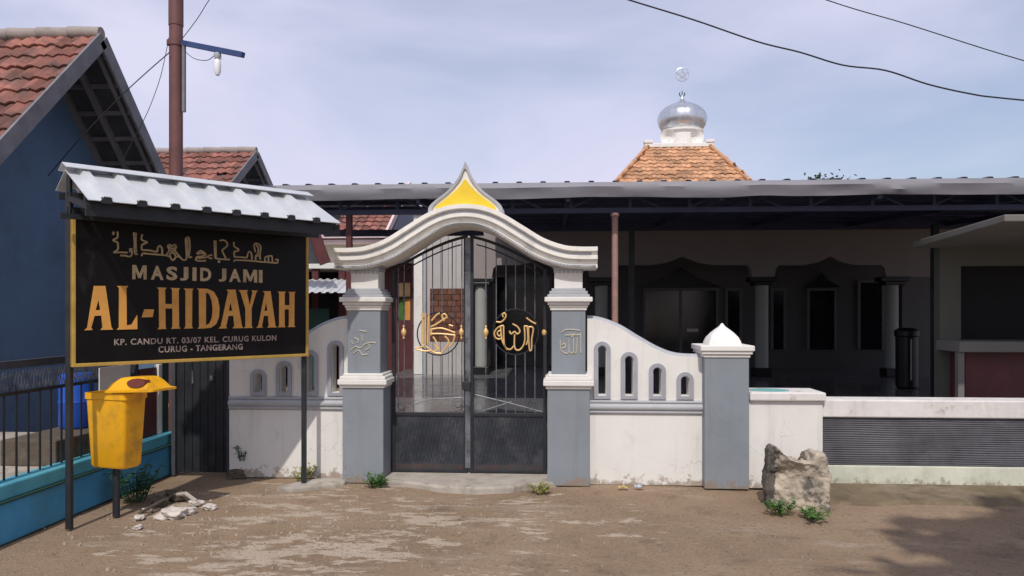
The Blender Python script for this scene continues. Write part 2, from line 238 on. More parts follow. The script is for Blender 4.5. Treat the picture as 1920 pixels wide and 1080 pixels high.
# ------------------------------------------------------------------ mesh builder
class MB:
    def __init__(s): s.v = []; s.f = []; s.t = []
    def add(s, vs, fs, tint=.5):
        o = len(s.v); s.v += [Vector(p) for p in vs]; s.f += [[i+o for i in q] for q in fs]; s.t += [tint]*len(fs); return s
    def box(s, x0, x1, y0, y1, z0, z1, tint=.5):
        return s.add([(x0,y0,z0),(x1,y0,z0),(x1,y1,z0),(x0,y1,z0),(x0,y0,z1),(x1,y0,z1),(x1,y1,z1),(x0,y1,z1)],
              [(0,3,2,1),(4,5,6,7),(0,1,5,4),(1,2,6,5),(2,3,7,6),(3,0,4,7)], tint)
    def obox(s, c, ax, ay, az, tint=.5):                       # oriented box: centre and three half-axis vectors
        c = Vector(c); ax = Vector(ax); ay = Vector(ay); az = Vector(az)
        vs = [c+ax*i+ay*j+az*k for k in (-1, 1) for i, j in ((-1,-1),(1,-1),(1,1),(-1,1))]
        return s.add(vs, [(0,3,2,1),(4,5,6,7),(0,1,5,4),(1,2,6,5),(2,3,7,6),(3,0,4,7)], tint)
    def bar(s, p, q, wd, ht, up=(0, 0, 1)):                    # rectangular bar between two points
        p = Vector(p); q = Vector(q); d = (q-p); l = d.length; d.normalize(); u = Vector(up); r = d.cross(u)
        if r.length < 1e-4: r = d.cross(Vector((0, 1, 0)))
        r.normalize(); u = r.cross(d)
        return s.obox((p+q)/2, d*l/2, r*wd/2, u*ht/2)
    def plate(s, outer, holes, f3, d0, d1, tint=.5):           # 2-D outline (with holes) -> solid; f3(a,b,depth) places it
        loops = [outer]+list(holes); flat = [p for l in loops for p in l]; n = len(flat)
        tri = tessellate_polygon([[Vector((p[0], p[1], 0)) for p in l] for l in loops])
        vs = [f3(p[0], p[1], d0) for p in flat]+[f3(p[0], p[1], d1) for p in flat]
        fs = [tuple(t) for t in tri]+[tuple(i+n for i in reversed(t)) for t in tri]; o = 0
        for l in loops:
            k = len(l)
            fs += [(o+i, o+(i+1) % k, n+o+(i+1) % k, n+o+i) for i in range(k)]; o += k
        return s.add(vs, fs, tint)
    def plateXZ(s, outer, y0, y1, holes=(), tint=.5): return s.plate(outer, holes, lambda a, b, d: (a, d, b), y0, y1, tint)
    def plateYZ(s, outer, x0, x1, holes=(), tint=.5): return s.plate(outer, holes, lambda a, b, d: (d, a, b), x0, x1, tint)
    def tube(s, pts, r, n=8, closed=False, r1=None):
        pts = [Vector(p) for p in pts]; k = len(pts); vs = []; fs = []; ref = None
        for i, p in enumerate(pts):
            if closed: t = pts[(i+1) % k]-pts[i-1]
            else: t = pts[min(i+1, k-1)]-pts[max(i-1, 0)]
            t.normalize()
            if ref is None: ref = Vector((0, 0, 1)) if abs(t.z) < .9 else Vector((0, 1, 0))
            a = t.cross(ref); 
            if a.length < 1e-3: ref = Vector((1, 0, 0)); a = t.cross(ref)
            a.normalize(); b = a.cross(t); ref = b
            rr = r if r1 is None else r+(r1-r)*i/(k-1)
            vs += [p+a*rr*math.cos(2*math.pi*j/n)+b*rr*math.sin(2*math.pi*j/n) for j in range(n)]
        for i in range(k if closed else k-1):
            i2 = (i+1) % k
            fs += [(i*n+j, i*n+(j+1) % n, i2*n+(j+1) % n, i2*n+j) for j in range(n)]
        if not closed: fs += [tuple(range(n))[::-1], tuple((k-1)*n+j for j in range(n))]
        return s.add(vs, fs)
    def lathe(s, prof, c, n=32):
        c = Vector(c); k = len(prof)
        vs = [c+Vector((r*math.cos(2*math.pi*j/n), r*math.sin(2*math.pi*j/n), z)) for r, z in prof for j in range(n)]
        fs = [(i*n+j, i*n+(j+1) % n, (i+1)*n+(j+1) % n, (i+1)*n+j) for i in range(k-1) for j in range(n)]
        fs += [tuple(range(n))[::-1], tuple((k-1)*n+j for j in range(n))]
        return s.add(vs, fs)
    def build(s, name, m, parent=None, smooth=False, bevel=0.0, org=None):
        o0 = Vector((0, 0, 0))
        if parent is not None:
            o0 = Vector(parent.get('_org', (0, 0, 0)))
        elif org is not None: o0 = Vector(org)
        me = bpy.data.meshes.new(name); me.from_pydata([p-o0 for p in s.v], [], s.f)
        at = me.attributes.new('tint', 'FLOAT', 'FACE'); at.data.foreach_set('value', s.t)
        bm = bmesh.new(); bm.from_mesh(me); bmesh.ops.recalc_face_normals(bm, faces=bm.faces); bm.to_mesh(me); bm.free()
        me.materials.append(M[m] if isinstance(m, str) else m)
        if smooth:
            me.polygons.foreach_set('use_smooth', [True]*len(me.polygons)); me.set_sharp_from_angle(angle=R(38))
        o = bpy.data.objects.new(name, me); col.objects.link(o); o['_org'] = tuple(o0)
        if parent is not None: o.parent = parent
        else: o.location = o0
        if bevel:
            b = o.modifiers.new('bevel', 'BEVEL'); b.width = bevel; b.segments = 2; b.limit_method = 'ANGLE'; b.angle_limit = R(35)
        return o
def tag(o, label, cat, group=None):
    o['label'] = label; o['category'] = cat; o['kind'] = 'thing'
    if group: o['group'] = group
    return o
def thing(name, label, cat, loc, group=None):
    o = bpy.data.objects.new(name, None); o.empty_display_size = .1; col.objects.link(o); o.location = loc; o['_org'] = tuple(loc)
    return tag(o, label, cat, group)
def struct(o): o['kind'] = 'structure'; return o
def dup(root, loc, rz=0.0, sc=None, label=None):
    r = root.copy(); col.objects.link(r); r.location = loc; r.rotation_euler = (0, 0, rz)
    if sc: r.scale = sc if hasattr(sc, '__len__') else (sc, sc, sc)
    if label: r['label'] = label
    for ch in list(root.children):
        c = ch.copy(); col.objects.link(c); c.parent = r
        for g in list(ch.children):
            d = g.copy(); col.objects.link(d); d.parent = c
    return r
def crom(pts, n=8):                                             # Catmull-Rom through 2-D points
    P = [pts[0]]+list(pts)+[pts[-1]]; out = []
    for i in range(1, len(P)-2):
        p0, p1, p2, p3 = P[i-1:i+3]
        for j in range(n):
            t = j/n
            out.append(tuple(.5*(2*p1[k]+(p2[k]-p0[k])*t+(2*p0[k]-5*p1[k]+4*p2[k]-p3[k])*t*t+(3*p1[k]-p0[k]-3*p2[k]+p3[k])*t**3) for k in range(len(p1))))
    return out+[tuple(pts[-1])]
def arch_loop(cx, hw, z0, z1, n=14):                            # round-headed opening
    zs = z1-hw
    return [(cx-hw, z0), (cx+hw, z0)]+[(cx+hw*math.cos(math.pi*i/n), zs+hw*math.sin(math.pi*i/n)) for i in range(n+1)]
def text_mesh(body, rect, f3, d, th, bold=.0):
    """flat text fitted into rect (u0,u1,v0,v1), as a solid placed by f3(u,v,depth)"""
    cu = bpy.data.curves.new('text', 'FONT'); cu.body = body; cu.offset = bold; cu.resolution_u = 3; cu.space_character = 1.12
    o = bpy.data.objects.new('text', cu); col.objects.link(o)
    dg = bpy.context.evaluated_depsgraph_get(); me = bpy.data.meshes.new_from_object(o.evaluated_get(dg))
    bpy.data.objects.remove(o)
    xs = [v.co.x for v in me.vertices]; ys = [v.co.y for v in me.vertices]; x0, x1, y0, y1 = min(xs), max(xs), min(ys), max(ys)
    u0, u1, v0, v1 = rect; mb = MB(); n = len(me.vertices)
    P = [(u0+(v.co.x-x0)/(x1-x0)*(u1-u0), v0+(v.co.y-y0)/(y1-y0)*(v1-v0)) for v in me.vertices]
    fs = [tuple(p.vertices) for p in me.polygons]; cnt = {}
    for q in fs:
        for i in range(len(q)):
            e = (q[i], q[(i+1) % len(q)]); k = tuple(sorted(e)); cnt.setdefault(k, []).append(e)
    side = [(e[0][0], e[0][1], e[0][1]+n, e[0][0]+n) for k, e in cnt.items() if len(e) == 1]
    mb.add([f3(a, b, d+th) for a, b in P]+[f3(a, b, d) for a, b in P], fs+side)
    bpy.data.meshes.remove(me)
    return mb
def tiled_slope(mb, o, u, v, lu, lv, n, tw=.2, th=.26, amp=.028, keep=None):
    """clay pan tiles laid over a slope: o corner at the ridge, u along the ridge, v down the slope"""
    o = Vector(o); u = Vector(u).normalized(); v = Vector(v).normalized(); n = Vector(n).normalized()
    nu = max(1, round(lu/tw)); nv = max(1, round(lv/th)); tw = lu/nu; th = lv/nv; S = 6
    for j in range(nv):
        for i in range(nu):
            if keep and not keep((i+.5)*tw, (j+.5)*th): continue
            jz = random.uniform(-.008, .008); sv = random.gauss(0, .012)*(3 if random.random() < .04 else 1); vs = []
            for s in range(S+1):
                a = s/S; h = amp*(math.sin(2*math.pi*a)*.6+(.6 if a > .8 else 0))+jz
                q = o+u*(i+a)*tw
                vs += [q+v*(j*th+sv)+n*(h+.0), q+v*((j+1)*th+.03+sv)+n*(h+.030), q+v*((j+1)*th+.03+sv)+n*(h+.008)]
            fs = []
            for s in range(S): b = s*3; fs += [(b, b+3, b+4, b+1), (b+1, b+4, b+5, b+2)]
            mb.add(vs, fs, random.random())
    return mb
def corrugated(mb, o, u, v, lu, lv, n, pitch=.2, h=.03, th=.006, top=.28):
    """trapezoid-ribbed sheet: ribs run along v"""
    o = Vector(o); u = Vector(u).normalized(); v = Vector(v).normalized(); n = Vector(n).normalized(); k = int(lu/pitch); prof = []
    for i in range(k):
        x = i*pitch; prof += [(x, 0), (x+pitch*(.5-top), 0), (x+pitch*(.5-top*.55), h), (x+pitch*(.5+top*.55), h), (x+pitch*(.5+top), 0)]
    prof.append((lu, 0)); m = len(prof)
    vs = [o+u*a+n*b for a, b in prof]+[o+u*a+n*b+v*lv for a, b in prof]+[o+u*a+n*(b-th) for a, b in prof]+[o+u*a+n*(b-th)+v*lv for a, b in prof]
    fs = [(i, i+1, m+i+1, m+i) for i in range(m-1)]+[(2*m+i, 3*m+i, 3*m+i+1, 2*m+i+1) for i in range(m-1)]
    fs += [(m+i, m+i+1, 3*m+i+1, 3*m+i) for i in range(m-1)]+[(i+1, i, 2*m+i, 2*m+i+1) for i in range(m-1)]
    fs += [(0, m, 3*m, 2*m), (m-1, 2*m-1, 4*m-1, 3*m-1)]
    return mb.add(vs, fs)

# ------------------------------------------------------------------ ground
g = MB(); N = 60
xs = [-400, -60]+[-14+i*.35 for i in range(81)]+[60, 400]; ys = [-60, -14]+[-9+i*.3 for i in range(36)]+[5, 30, 400]
vs = []; 
for y in ys:
    for x in xs:
        z = 0.0
        if -9 <= y <= 1.2 and abs(x) < 14: z = .018*noise.noise(Vector((x*.7, y*.7, 0)))+.010*noise.noise(Vector((x*2.1, y*2.1, 3)))-.012
        vs.append((x, y, z))
W_ = len(xs)
g.add(vs, [(j*W_+i, j*W_+i+1, (j+1)*W_+i+1, (j+1)*W_+i) for j in range(len(ys)-1) for i in range(W_-1)])
struct(g.build('ground', 'ground', smooth=True))
# terrace of the mosque
TZ = .42
t = MB().box(-3.3, 9.5, .75, 14, .0, TZ); struct(t.build('terrace_floor', 'floor_tile'))
# threshold slab under the gate and the kerb by the low wall
XL = onY(680, 700, 0).x; XR = onY(1066, 700, 0).x; XC = (XL+XR)/2; HWP = .205
t = MB(); p = [(XL+.12, .60), (XL+.2, -.02), (XL+.5, -.10), (XL+.8, -.24), (XC+.1, -.29), (XC+.45, -.22), (XR-.35, -.07), (XR-.1, .02), (XR-.1, .60)]
t.plate(p, [], lambda a, b, d: (a, b, d), -.05, .042); struct(t.build('threshold', 'concrete', bevel=.02))

# ------------------------------------------------------------------ gateway
gw = thing('gateway', 'white and grey gateway with curved ogee arch on two moulded pillars', 'gateway', (XC, 0, 0))
def zP(py): return EYE+(HOR-py)/1400*7.33
def pillar(cx, strokes, side):
    yc = .21
    def ring(mb, hw, z0, z1, pr=0): mb.box(cx-hw, cx+hw, yc-hw, yc+hw, z0, z1)
    a = MB(); ring(a, HWP, 0, zP(728)); ring(a, .165, zP(701), zP(582))
    sh = a.build('pillar', 'grey', gw, bevel=.006)
    b = MB()
    for hw, y0, y1 in ((.222, 728, 722), (.245, 722, 712), (.228, 712, 706), (.20, 706, 701)): ring(b, hw, zP(y0), zP(y1))
    b.build('waist_moulding', 'white', sh, bevel=.008); b = MB()
    for hw, y0, y1 in ((.178, 582, 577), (.188, 577, 572), (.205, 572, 566), (.232, 566, 557)): ring(b, hw, zP(y0), zP(y1))
    b.build('cap_moulding', 'white', sh, bevel=.008); b = MB(); ring(b, .138, zP(541), zP(507)); b.build('neck', 'white', sh, bevel=.006)
    c = MB()
    for hw, y0, y1 in ((.205, 557, 552), (.186, 552, 546), (.165, 546, 541)): ring(c, hw, zP(y0), zP(y1))
    c.build('shoulder', 'lightgrey', sh, bevel=.005); c = MB()
    for hw, y0, y1 in ((.145, 507, 500), (.165, 500, 494), (.185, 494, 470)): ring(c, hw, zP(y0), zP(y1))
    for k in range(7):                                          # fluted capital teeth
        x = cx-.13+k*.0433; c.box(x-.014, x+.014, yc-.152, yc-.13, zP(512), zP(507))
    c.build('capital', 'lightgrey', sh, bevel=.005)
    e = MB()
    for s in strokes:
        pts = crom([xz(600+x/2.571, 540+y/2.571, yc-.168) for x, y in s], 4); e.tube([(x, yc-.167, z) for x, z in pts], .0065, 6)
    e.build('calligraphy', 'gold_pale', sh, smooth=True)
pillar(XL, [[(150,300),(170,282),(195,290),(215,272),(245,262),(270,266)], [(160,318),(185,300),(205,322),(232,318)], [(165,240),(185,250),(180,265)],
            [(200,225),(205,255)], [(218,300),(240,285),(232,268)], [(190,205),(225,210)], [(150,255),(160,270)]], 1)
pillar(XR, [[(1165,215),(1190,200),(1255,205)], [(1180,228),(1255,226)], [(1158,250),(1163,300),(1190,316),(1200,300),(1200,245)], [(1200,305),(1215,316),(1222,300),(1222,240)],
            [(1222,305),(1236,312),(1240,240)], [(1256,215),(1258,312)], [(1165,275),(1180,268),(1182,285),(1168,290)], [(1205,218),(1215,236),(1228,216)]], -1)
# arch: one moulded section swept along an ogee
half = [(0, 385), (35, 389), (70, 402), (110, 426), (148, 449), (185, 462), (215, 465), (246, 465)]
PXC = 879
sx = (onY(PXC+200, 465, 0).x-onY(PXC-200, 465, 0).x)/400
pts = [(XC-d*sx, zP(y)) for d, y in half[::-1]]+[(XC+d*sx, zP(y)) for d, y in half[1:]]
cur = crom(pts, 7)
sec = [(0, -.10), (.040, -.10), (.046, -.085), (.052, -.065), (.082, -.065), (.088, -.085), (.118, -.085), (.124, -.055), (.150, -.055), (.156, -.038), (.168, -.038), (.172, -.05), (.20, -.05), (.206, -.02)]
sec = [(d, .03+y) for d, y in sec]; full = sec+[(d, .42-y) for d, y in sec[::-1]]
def sweep(curve, full):
    mb = MB(); k = len(full); vs = []
    for i, p in enumerate(curve):
        a = curve[max(i-1, 0)]; b = curve[min(i+1, len(curve)-1)]; tx, tz = b[0]-a[0], b[1]-a[1]; l = math.hypot(tx, tz); nx, nz_ = tz/l, -tx/l
        vs += [(p[0]+nx*d, y, p[1]+nz_*d) for d, y in full]
    fs = [(i*k+j, i*k+(j+1) % k, (i+1)*k+(j+1) % k, (i+1)*k+j) for i in range(len(curve)-1) for j in range(k)]
    e = (len(curve)-1)*k
    cap = tessellate_polygon([[Vector((a, b, 0)) for a, b in full]]); fs += [tuple(q) for q in cap]+[tuple(i+e for i in q) for q in cap]
    return mb.add(vs, fs)
ar = sweep(cur, full).build('arch', 'cream', gw, smooth=True)
dn = MB()
for i in range(2, len(cur)-2):
    for tt in (0, .5):
        p = [cur[i][k]*(1-tt)+cur[i+1][k]*tt for k in (0, 1)]; a, b = cur[i-1], cur[i+1]; tx, tz = b[0]-a[0], b[1]-a[1]; l = math.hypot(tx, tz); tx /= l; tz /= l
        dn.obox((p[0]+tz*.186, .0-.028, p[1]-tx*.186), (tx*.008, 0, tz*.008), (0, .012, 0), (tz*.010, 0, -tx*.010))
dn.build('dentil_row', 'lightgrey', ar)
gr = MB(); 
sec2 = [(.054, -.040), (.080, -.040), (.080, -.03), (.054, -.03)]
gr = sweep(cur[3:-3], sec2); gr.build('grey_band', 'lightgrey', ar, smooth=True)
# ogee crest with yellow panel
def crest(l): return crom([(XC+d*sx, zP(y)) for d, y in l], 5)
o1 = [(-70, 402), (-69, 388), (-58, 376), (-32, 356), (-13, 332), (-4, 313), (0, 303), (4, 313), (13, 332), (32, 356), (58, 376), (69, 388), (70, 402)]
o2 = [(-58, 399), (-56, 388), (-46, 379), (-24, 362), (-9, 347), (0, 336), (9, 347), (24, 362), (46, 379), (56, 388), (58, 399)]
o3 = [(-63, 400), (-62, 388), (-52, 377), (-28, 358), (-10, 336), (0, 316), (10, 336), (28, 358), (52, 377), (62, 388), (63, 400)]
cb = MB().plateXZ(crest(o1), .05, .30).build('crest', 'cream', gw, bevel=.008)
MB().plateXZ(crest(o1), .03, .05, holes=[crest(o3)]).build('crest_rim', 'lightgrey', cb, bevel=.004)
MB().plateXZ(crest(o2), .035, .05).build('yellow_panel', 'yellow', cb)

# ------------------------------------------------------------------ gate leaves
GY = .34
def gx(px): return onY(px, 700, GY).x
def gz(py): return EYE+(HOR-py)/1400*7.66
xi0, xi1 = XL+HWP-.02, XR-HWP+.02
def topz(x): 
    s = min(1, abs(x-XC)/((xi1-xi0)/2)); return gz(444)-(gz(444)-gz(512))*(s**1.45)
def leaf(sgn, label):
    xh = xi0+.03 if sgn < 0 else xi1-.03; xm = XC+sgn*.012; x0, x1 = min(xh, xm), max(xh, xm)
    tr = thing('gate_leaf', label, 'gate', (xh, GY, .06), 'leaves of the iron gate')
    f = MB(); zb = .048; zr = gz(776)
    for x in (x0+.018, x1-.018): f.box(x-.018, x+.018, GY-.018, GY+.018, zb, topz(x))
    f.box(x0+.036, x1-.036, GY-.017, GY+.017, zr-.02, zr+.015); f.box(x0+.036, x1-.036, GY-.017, GY+.017, zb, zb+.03)
    k = [(x0+(x1-x0)*i/12) for i in range(13)]
    f.tube([(x, GY, topz(x)) for x in k], .016, 8)
    f.tube([(x, GY, topz(x)-.07) for x in k[1:-1]], .008, 6)
    fr = f.build('frame', 'iron', tr, bevel=.003)
    MB().box(x0+.036, x1-.036, GY-.004, GY+.004, zb+.03, zr-.02).build('sheet_panel', 'iron_panel', tr)
    MB().box(x0+.04, x1-.04, GY-.008, GY-.0045, zb+.031, zb+.085).build('rust_strip', 'rust', tr)
    md = MB()
    for q in range(1, 18):                                      # pressed lozenge net on the sheet
        a = x0+.05+(x1-x0-.1)*q/18
        for z0, z1, d in ((zb+.1, zr-.04, .11), (zb+.1, zr-.04, -.11)):
            pa, pb = a, a+d
            if x0+.045 < pb < x1-.045: md.tube([(pa, GY-.006, z0), (pb, GY-.006, z1)], .0022, 5)
    md.build('pressed_pattern', 'iron_panel', tr)
    bars = [911, 930.5, 948.7, 966.5, 984.5, 1003, 1021] if sgn > 0 else [747, 758, 775, 793, 811, 829, 848, 866]
    ring = (967, 622, 42.5) if sgn > 0 else (822, 626, 40); rx, rz, rr = gx(ring[0]), gz(ring[1]), ring[2]/1400*7.65
    for px in bars:
        x = gx(px)
        if not (x0+.04 < x < x1-.03): continue
        b = MB(); zt = topz(x)-.01
        if abs(x-rx) < rr:
            h = math.sqrt(rr*rr-(x-rx)**2); segs = [(zr, rz-h), (rz+h, zt)] if sgn > 0 else [(zr+.16, rz-h), (rz+h, zt)]
        else: segs = [(zr, zt)]
        for a, c in segs: MB().tube([(x, GY, a), (x, GY, c)], .0058, 6).build('bar', 'iron_light', tr, smooth=True)
    e = MB(); e.tube([(rx+rr*math.cos(2*math.pi*i/40), GY, rz+rr*math.sin(2*math.pi*i/40)) for i in range(40)], .007, 6, closed=True)
    rg = e.build('emblem_ring', 'iron', tr, smooth=True)
    c = MB(); ox, oy = (880, 480) if sgn > 0 else (720, 460)
    if sgn > 0:
        S = [[(398,505),(402,600),(388,650),(360,678),(335,672),(326,640),(328,565)], [(420,508),(424,600),(412,640)], [(248,502),(252,630),(272,668),(300,672),(322,648)],
             [(226,506),(236,600),(256,650),(275,676)], [(398,505),(422,508)], [(248,502),(226,506)], [(248,502),(208,516),(182,552),(190,588),(216,600),(234,590)], [(206,545),(224,540),(230,560),(218,578),(204,565),(206,545)],
             [(428,512),(462,520),(452,600),(450,672),(436,676),(430,600),(428,512)], [(290,540),(302,562),(328,546),(345,562),(366,546),(350,512),(312,490)],
             [(195,475),(232,476),(264,440),(258,414),(240,420),(246,442)], [(412,445),(445,470),(482,490)]]; rad = .0085
    else:
        S = [[(300,488),(300,720)], [(280,488),(280,715)], [(325,500),(318,640),(318,715)], [(340,590),(395,560),(430,535),(456,520),(440,496),(420,510),(436,545)], [(345,545),(380,505),(405,490)],
             [(340,608),(420,600),(515,632)], [(340,640),(420,640),(515,650)], [(342,600),(342,650)], [(470,575),(500,584)], [(225,742),(262,738),(290,728)], [(235,752),(300,765),(350,760)],
             [(290,720),(330,750),(365,775),(415,782)], [(365,720),(385,745),(365,770)], [(440,655),(470,700),(420,775)], [(355,660),(380,700),(400,760)], [(515,650),(500,700),(470,735)]]; rad = .0100
    for s in S:
        q = crom([(gx(ox+a/3.857), gz(oy+b/3.857)) for a, b in s], 5); c.tube([(x, GY-.008, z) for x, z in q], rad, 6)
    c.build('calligraphy', 'gold', rg, smooth=True)
    for px in ((911, 1021) if sgn > 0 else (757, 865)):
        x, z = gx(px), gz(623); MB().lathe([(.004, -.075), (.012, -.06), (.008, -.045), (.026, -.015), (.028, 0), (.026, .015), (.008, .045), (.012, .06), (.004, .075)], (x, GY, z), 10).build('spindle', 'gold', tr, smooth=True)
    h = MB(); 
    cs = [(x1-.10, zr+.10, .062), (x1-.10, zr+.10, .035), (x0+.10, zr+.07, .04)] if sgn < 0 else [(x0+.09, zr+.07, .045), (x1-.1, zr+.07, .04)]
    for cx_, cz_, r_ in cs: h.tube([(cx_+r_*math.cos(2*math.pi*i/24), GY, cz_+r_*math.sin(2*math.pi*i/24)) for i in range(24)], .005, 6, closed=True)
    mid = (x0+x1)/2
    h.tube([(x0+.05, GY, zr+.03), (mid, GY, zr+.15), (x1-.05, GY, zr+.17)] if sgn < 0 else [(x0+.05, GY, zr+.20), (mid, GY, zr+.12), (x1-.05, GY, zr+.03)], .006, 6)
    if sgn > 0: h.tube([(x0+.12, GY, zr+.03), (mid+.03, GY, zr+.13)], .006, 6)
    h.build('scrollwork', 'iron_light', tr, smooth=True)
    if sgn < 0:
        l = MB().box(x1-.05, x1+.03, GY-.045, GY-.019, gz(730), gz(715)); l.build('lock_box', 'iron', tr, bevel=.004)
        MB().box(x1-.022, x1+.030, GY-.026, GY-.0185, zb+.05, topz(x1)-.01).build('meeting_strip', 'iron_light', tr)
leaf(-1, 'left half of the iron gate with brown-gold calligraphy before the brick lattice')
leaf(1, 'right half of the iron gate with round ring of gold calligraphy')

# ------------------------------------------------------------------ curved boundary walls beside the gate
def curved_wall(sgn, Y, label, x_in, x_out, base_px):
    # outline given for the right-hand wall in photo pixels measured from the arch axis, mirrored for the left
    tp = [(222, 597), (250, 600), (285, 613), (320, 634), (360, 656), (395, 667), (445, 669)]
    k = sx*1.0
    def X(d): return XC+sgn*d*k
    zz = lambda py: EYE+(HOR-py)/1400*7.36
    top = crom([(X(d), zz(y)) for d, y in tp], 6)
    top = [p for p in top if (p[0] >= x_in)] if sgn > 0 else [p for p in top if p[0] <= x_in]
    top = [(x_in, top[0][1])]+top+[(x_out, top[-1][1])]
    wins = [(256, 640), (306, 659), (358, 680), (409, 696)]; zsill = zz(747)
    t = thing('boundary_wall', label, 'wall', ((x_in+x_out)/2, Y, 0))
    out = [(x_in, 0), (x_out, 0)]+top[::-1]
    holes = [arch_loop(X(d), .038, zsill+.035, zz(py)-.045) for d, py in wins]
    wall = MB().plateXZ(out, Y, Y+.15, holes=holes).build('wall', 'white', t)
    for d, py in wins:
        f = MB().plateXZ(arch_loop(X(d), .082, zsill, zz(py)), Y-.022, Y-.002, holes=[arch_loop(X(d), .042, zsill+.032, zz(py)-.04)])
        wf = f.build('window_frame', 'frame_grey', wall, bevel=.006)
    c = MB(); c.tube([(x, Y+.06, z-.02) for x, z in top], .052, 12); c.build('coping', 'lightgrey', t, smooth=True)
    r = MB(); xa, xb = sorted((x_in, x_out)); r.tube([(xa, Y, zz(762)), (xb, Y, zz(762))], .038, 12); r.tube([(xa, Y, zz(771)), (xb, Y, zz(771))], .022, 10); r.tube([(xa, Y, zz(752)), (xb, Y, zz(752))], .02, 10)
    r.build('rail_moulding', 'lightgrey', t, smooth=True)
    return t
XP0, XP1 = onY(1320, 800, 0).x, onY(1403, 800, 0).x
curved_wall(1, .10, 'white curved wall with four arched slots between right gate pillar and domed pier', XR+HWP-.02, XP0+.02, 915)
XD = onY(430, 800, .2).x
curved_wall(-1, .20, 'white curved wall with arched slots partly behind the black name board', XL-HWP+.02, XD, 895)
# pier with domed cap
pr = thing('pier', 'blue grey square pier topped by white pointed dome cap', 'pier', ((XP0+XP1)/2, .17, 0))
xc = (XP0+XP1)/2; hw = (XP1-XP0)/2; yc = -.03+hw
MB().box(xc-hw, xc+hw, yc-hw, yc+hw, 0, zP(668)).build('shaft', 'grey', pr, bevel=.006)
c = MB()
for h_, a, b in ((hw+.012, 668, 662), (hw+.03, 662, 656), (hw+.045, 656, 646)): c.box(xc-h_, xc+h_, yc-h_, yc+h_, zP(a), zP(b))
cp = c.build('cap', 'white', pr, bevel=.008)
d = MB(); prof = [(.19, zP(646)), (.183, zP(640)), (.16, zP(632)), (.118, zP(624)), (.07, zP(617)), (.032, zP(612)), (.008, zP(606))]
n = 4; vs = []
prof = [(r*1.02, z) for r, z in prof]
for r_, z in prof:
    for i in range(16):                                         # rounded-square dome
        a = 2*math.pi*i/16+math.pi/4; q = 1/max(abs(math.cos(a)), abs(math.sin(a))); q = .5*q+.5
        vs.append((xc+r_*q*math.cos(a)*.93, yc+r_*q*math.sin(a)*.93, z))
d.add(vs, [(i*16+j, i*16+(j+1) % 16, (i+1)*16+(j+1) % 16, (i+1)*16+j) for i in range(len(prof)-1) for j in range(16)]+[tuple((len(prof)-1)*16+j for j in range(16))])
d.build('dome', 'white', cp, smooth=True)
# white block post and ribbed low wall to the right
XB0, XB1 = onY(1403, 800, .02).x, onY(1545, 800, .02).x
bl = thing('block_post', 'wide white block post with flaking cap beside the grey pier', 'post', ((XB0+XB1)/2, .15, 0))
MB().box(XB0+.005, XB1-.01, .02, .36, 0, zP(747)).build('body', 'white', bl, bevel=.008)
cpb = MB().box(XB0+.005, XB1+.01, -.02, .42, zP(747), zP(731)).build('cap', 'white_flaked', bl, bevel=.015)
q = MB(); random.seed(3)
a0 = [(XB0+.12+.1*math.cos(t*.5)+.06*random.random(), .16+.09*math.sin(t*.5)+.03*random.random()) for t in range(13)]
q.plate([(XB0+.22+(.17+.05*random.random())*math.cos(t*.45), .18+(.10+.06*random.random())*math.sin(t*.45)) for t in range(14)], [], lambda a, b, d: (a, b, d), zP(731)+.001, zP(731)+.004).build('teal_paint_patch', 'teal', cpb)
XE = 7.2
lw = thing('low_wall', 'low white wall with horizontally ribbed grey panel at far right', 'wall', ((XB1+XE)/2, .15, 0))
zt_, z1_, z2_ = zP(745), zP(777), zP(865)
MB().box(XB1-.008, XE, .06, .30, 0, z2_).build('base', 'lowbase', lw, bevel=.01)
rb = MB(); nr = 22; prof = []
for i in range(nr):
    z = z2_+(z1_-z2_)*i/nr; h = (z1_-z2_)/nr; prof += [(.072, z+.002), (.064, z+h*.35), (.064, z+h*.65), (.072, z+h*.96)]
prof += [(.29, z1_), (.29, z2_)]; NX = 40
vs = []
for i in range(NX+1):
    x = XB1-.008+(XE-XB1+.008)*i/NX
    for k, (y, z) in enumerate(prof): vs.append((x, y+.006*noise.noise(Vector((x*5, z*14, 2))), z+(.014*noise.noise(Vector((x*1.1, 3, 7)))+.006*noise.noise(Vector((x*1.6, z*9, 1))) if 1 < k < len(prof)-4 else 0)))
k = len(prof)
rb.add(vs, [(i*k+j, i*k+(j+1) % k, (i+1)*k+(j+1) % k, (i+1)*k+j) for i in range(NX) for j in range(k)])
rb.build('ribbed_panel', 'ribbed', lw, smooth=True)
MB().box(XB1-.008, XE, .04, .33, z1_, zt_).build('coping', 'white_flaked', lw, bevel=.012)
kb = MB(); vs = []; NX = 60
for i in range(NX+1):
    x = XB1-.15+(XE-XB1+.15)*i/NX; j = .03*noise.noise(Vector((x*2, 0, 5)))
    vs += [(x, -.50+1.5*j, -.03), (x, -.46+1.5*j, .022+.4*j), (x, -.12+j, .034+.3*j), (x, -.08, .05+.3*j), (x, .06, .052), (x, .06, -.03)]
kb.add(vs, [(i*6+j, i*6+j+1, (i+1)*6+j+1, (i+1)*6+j) for i in range(NX) for j in range(5)]); struct(kb.build('kerb', 'kerb', smooth=True))

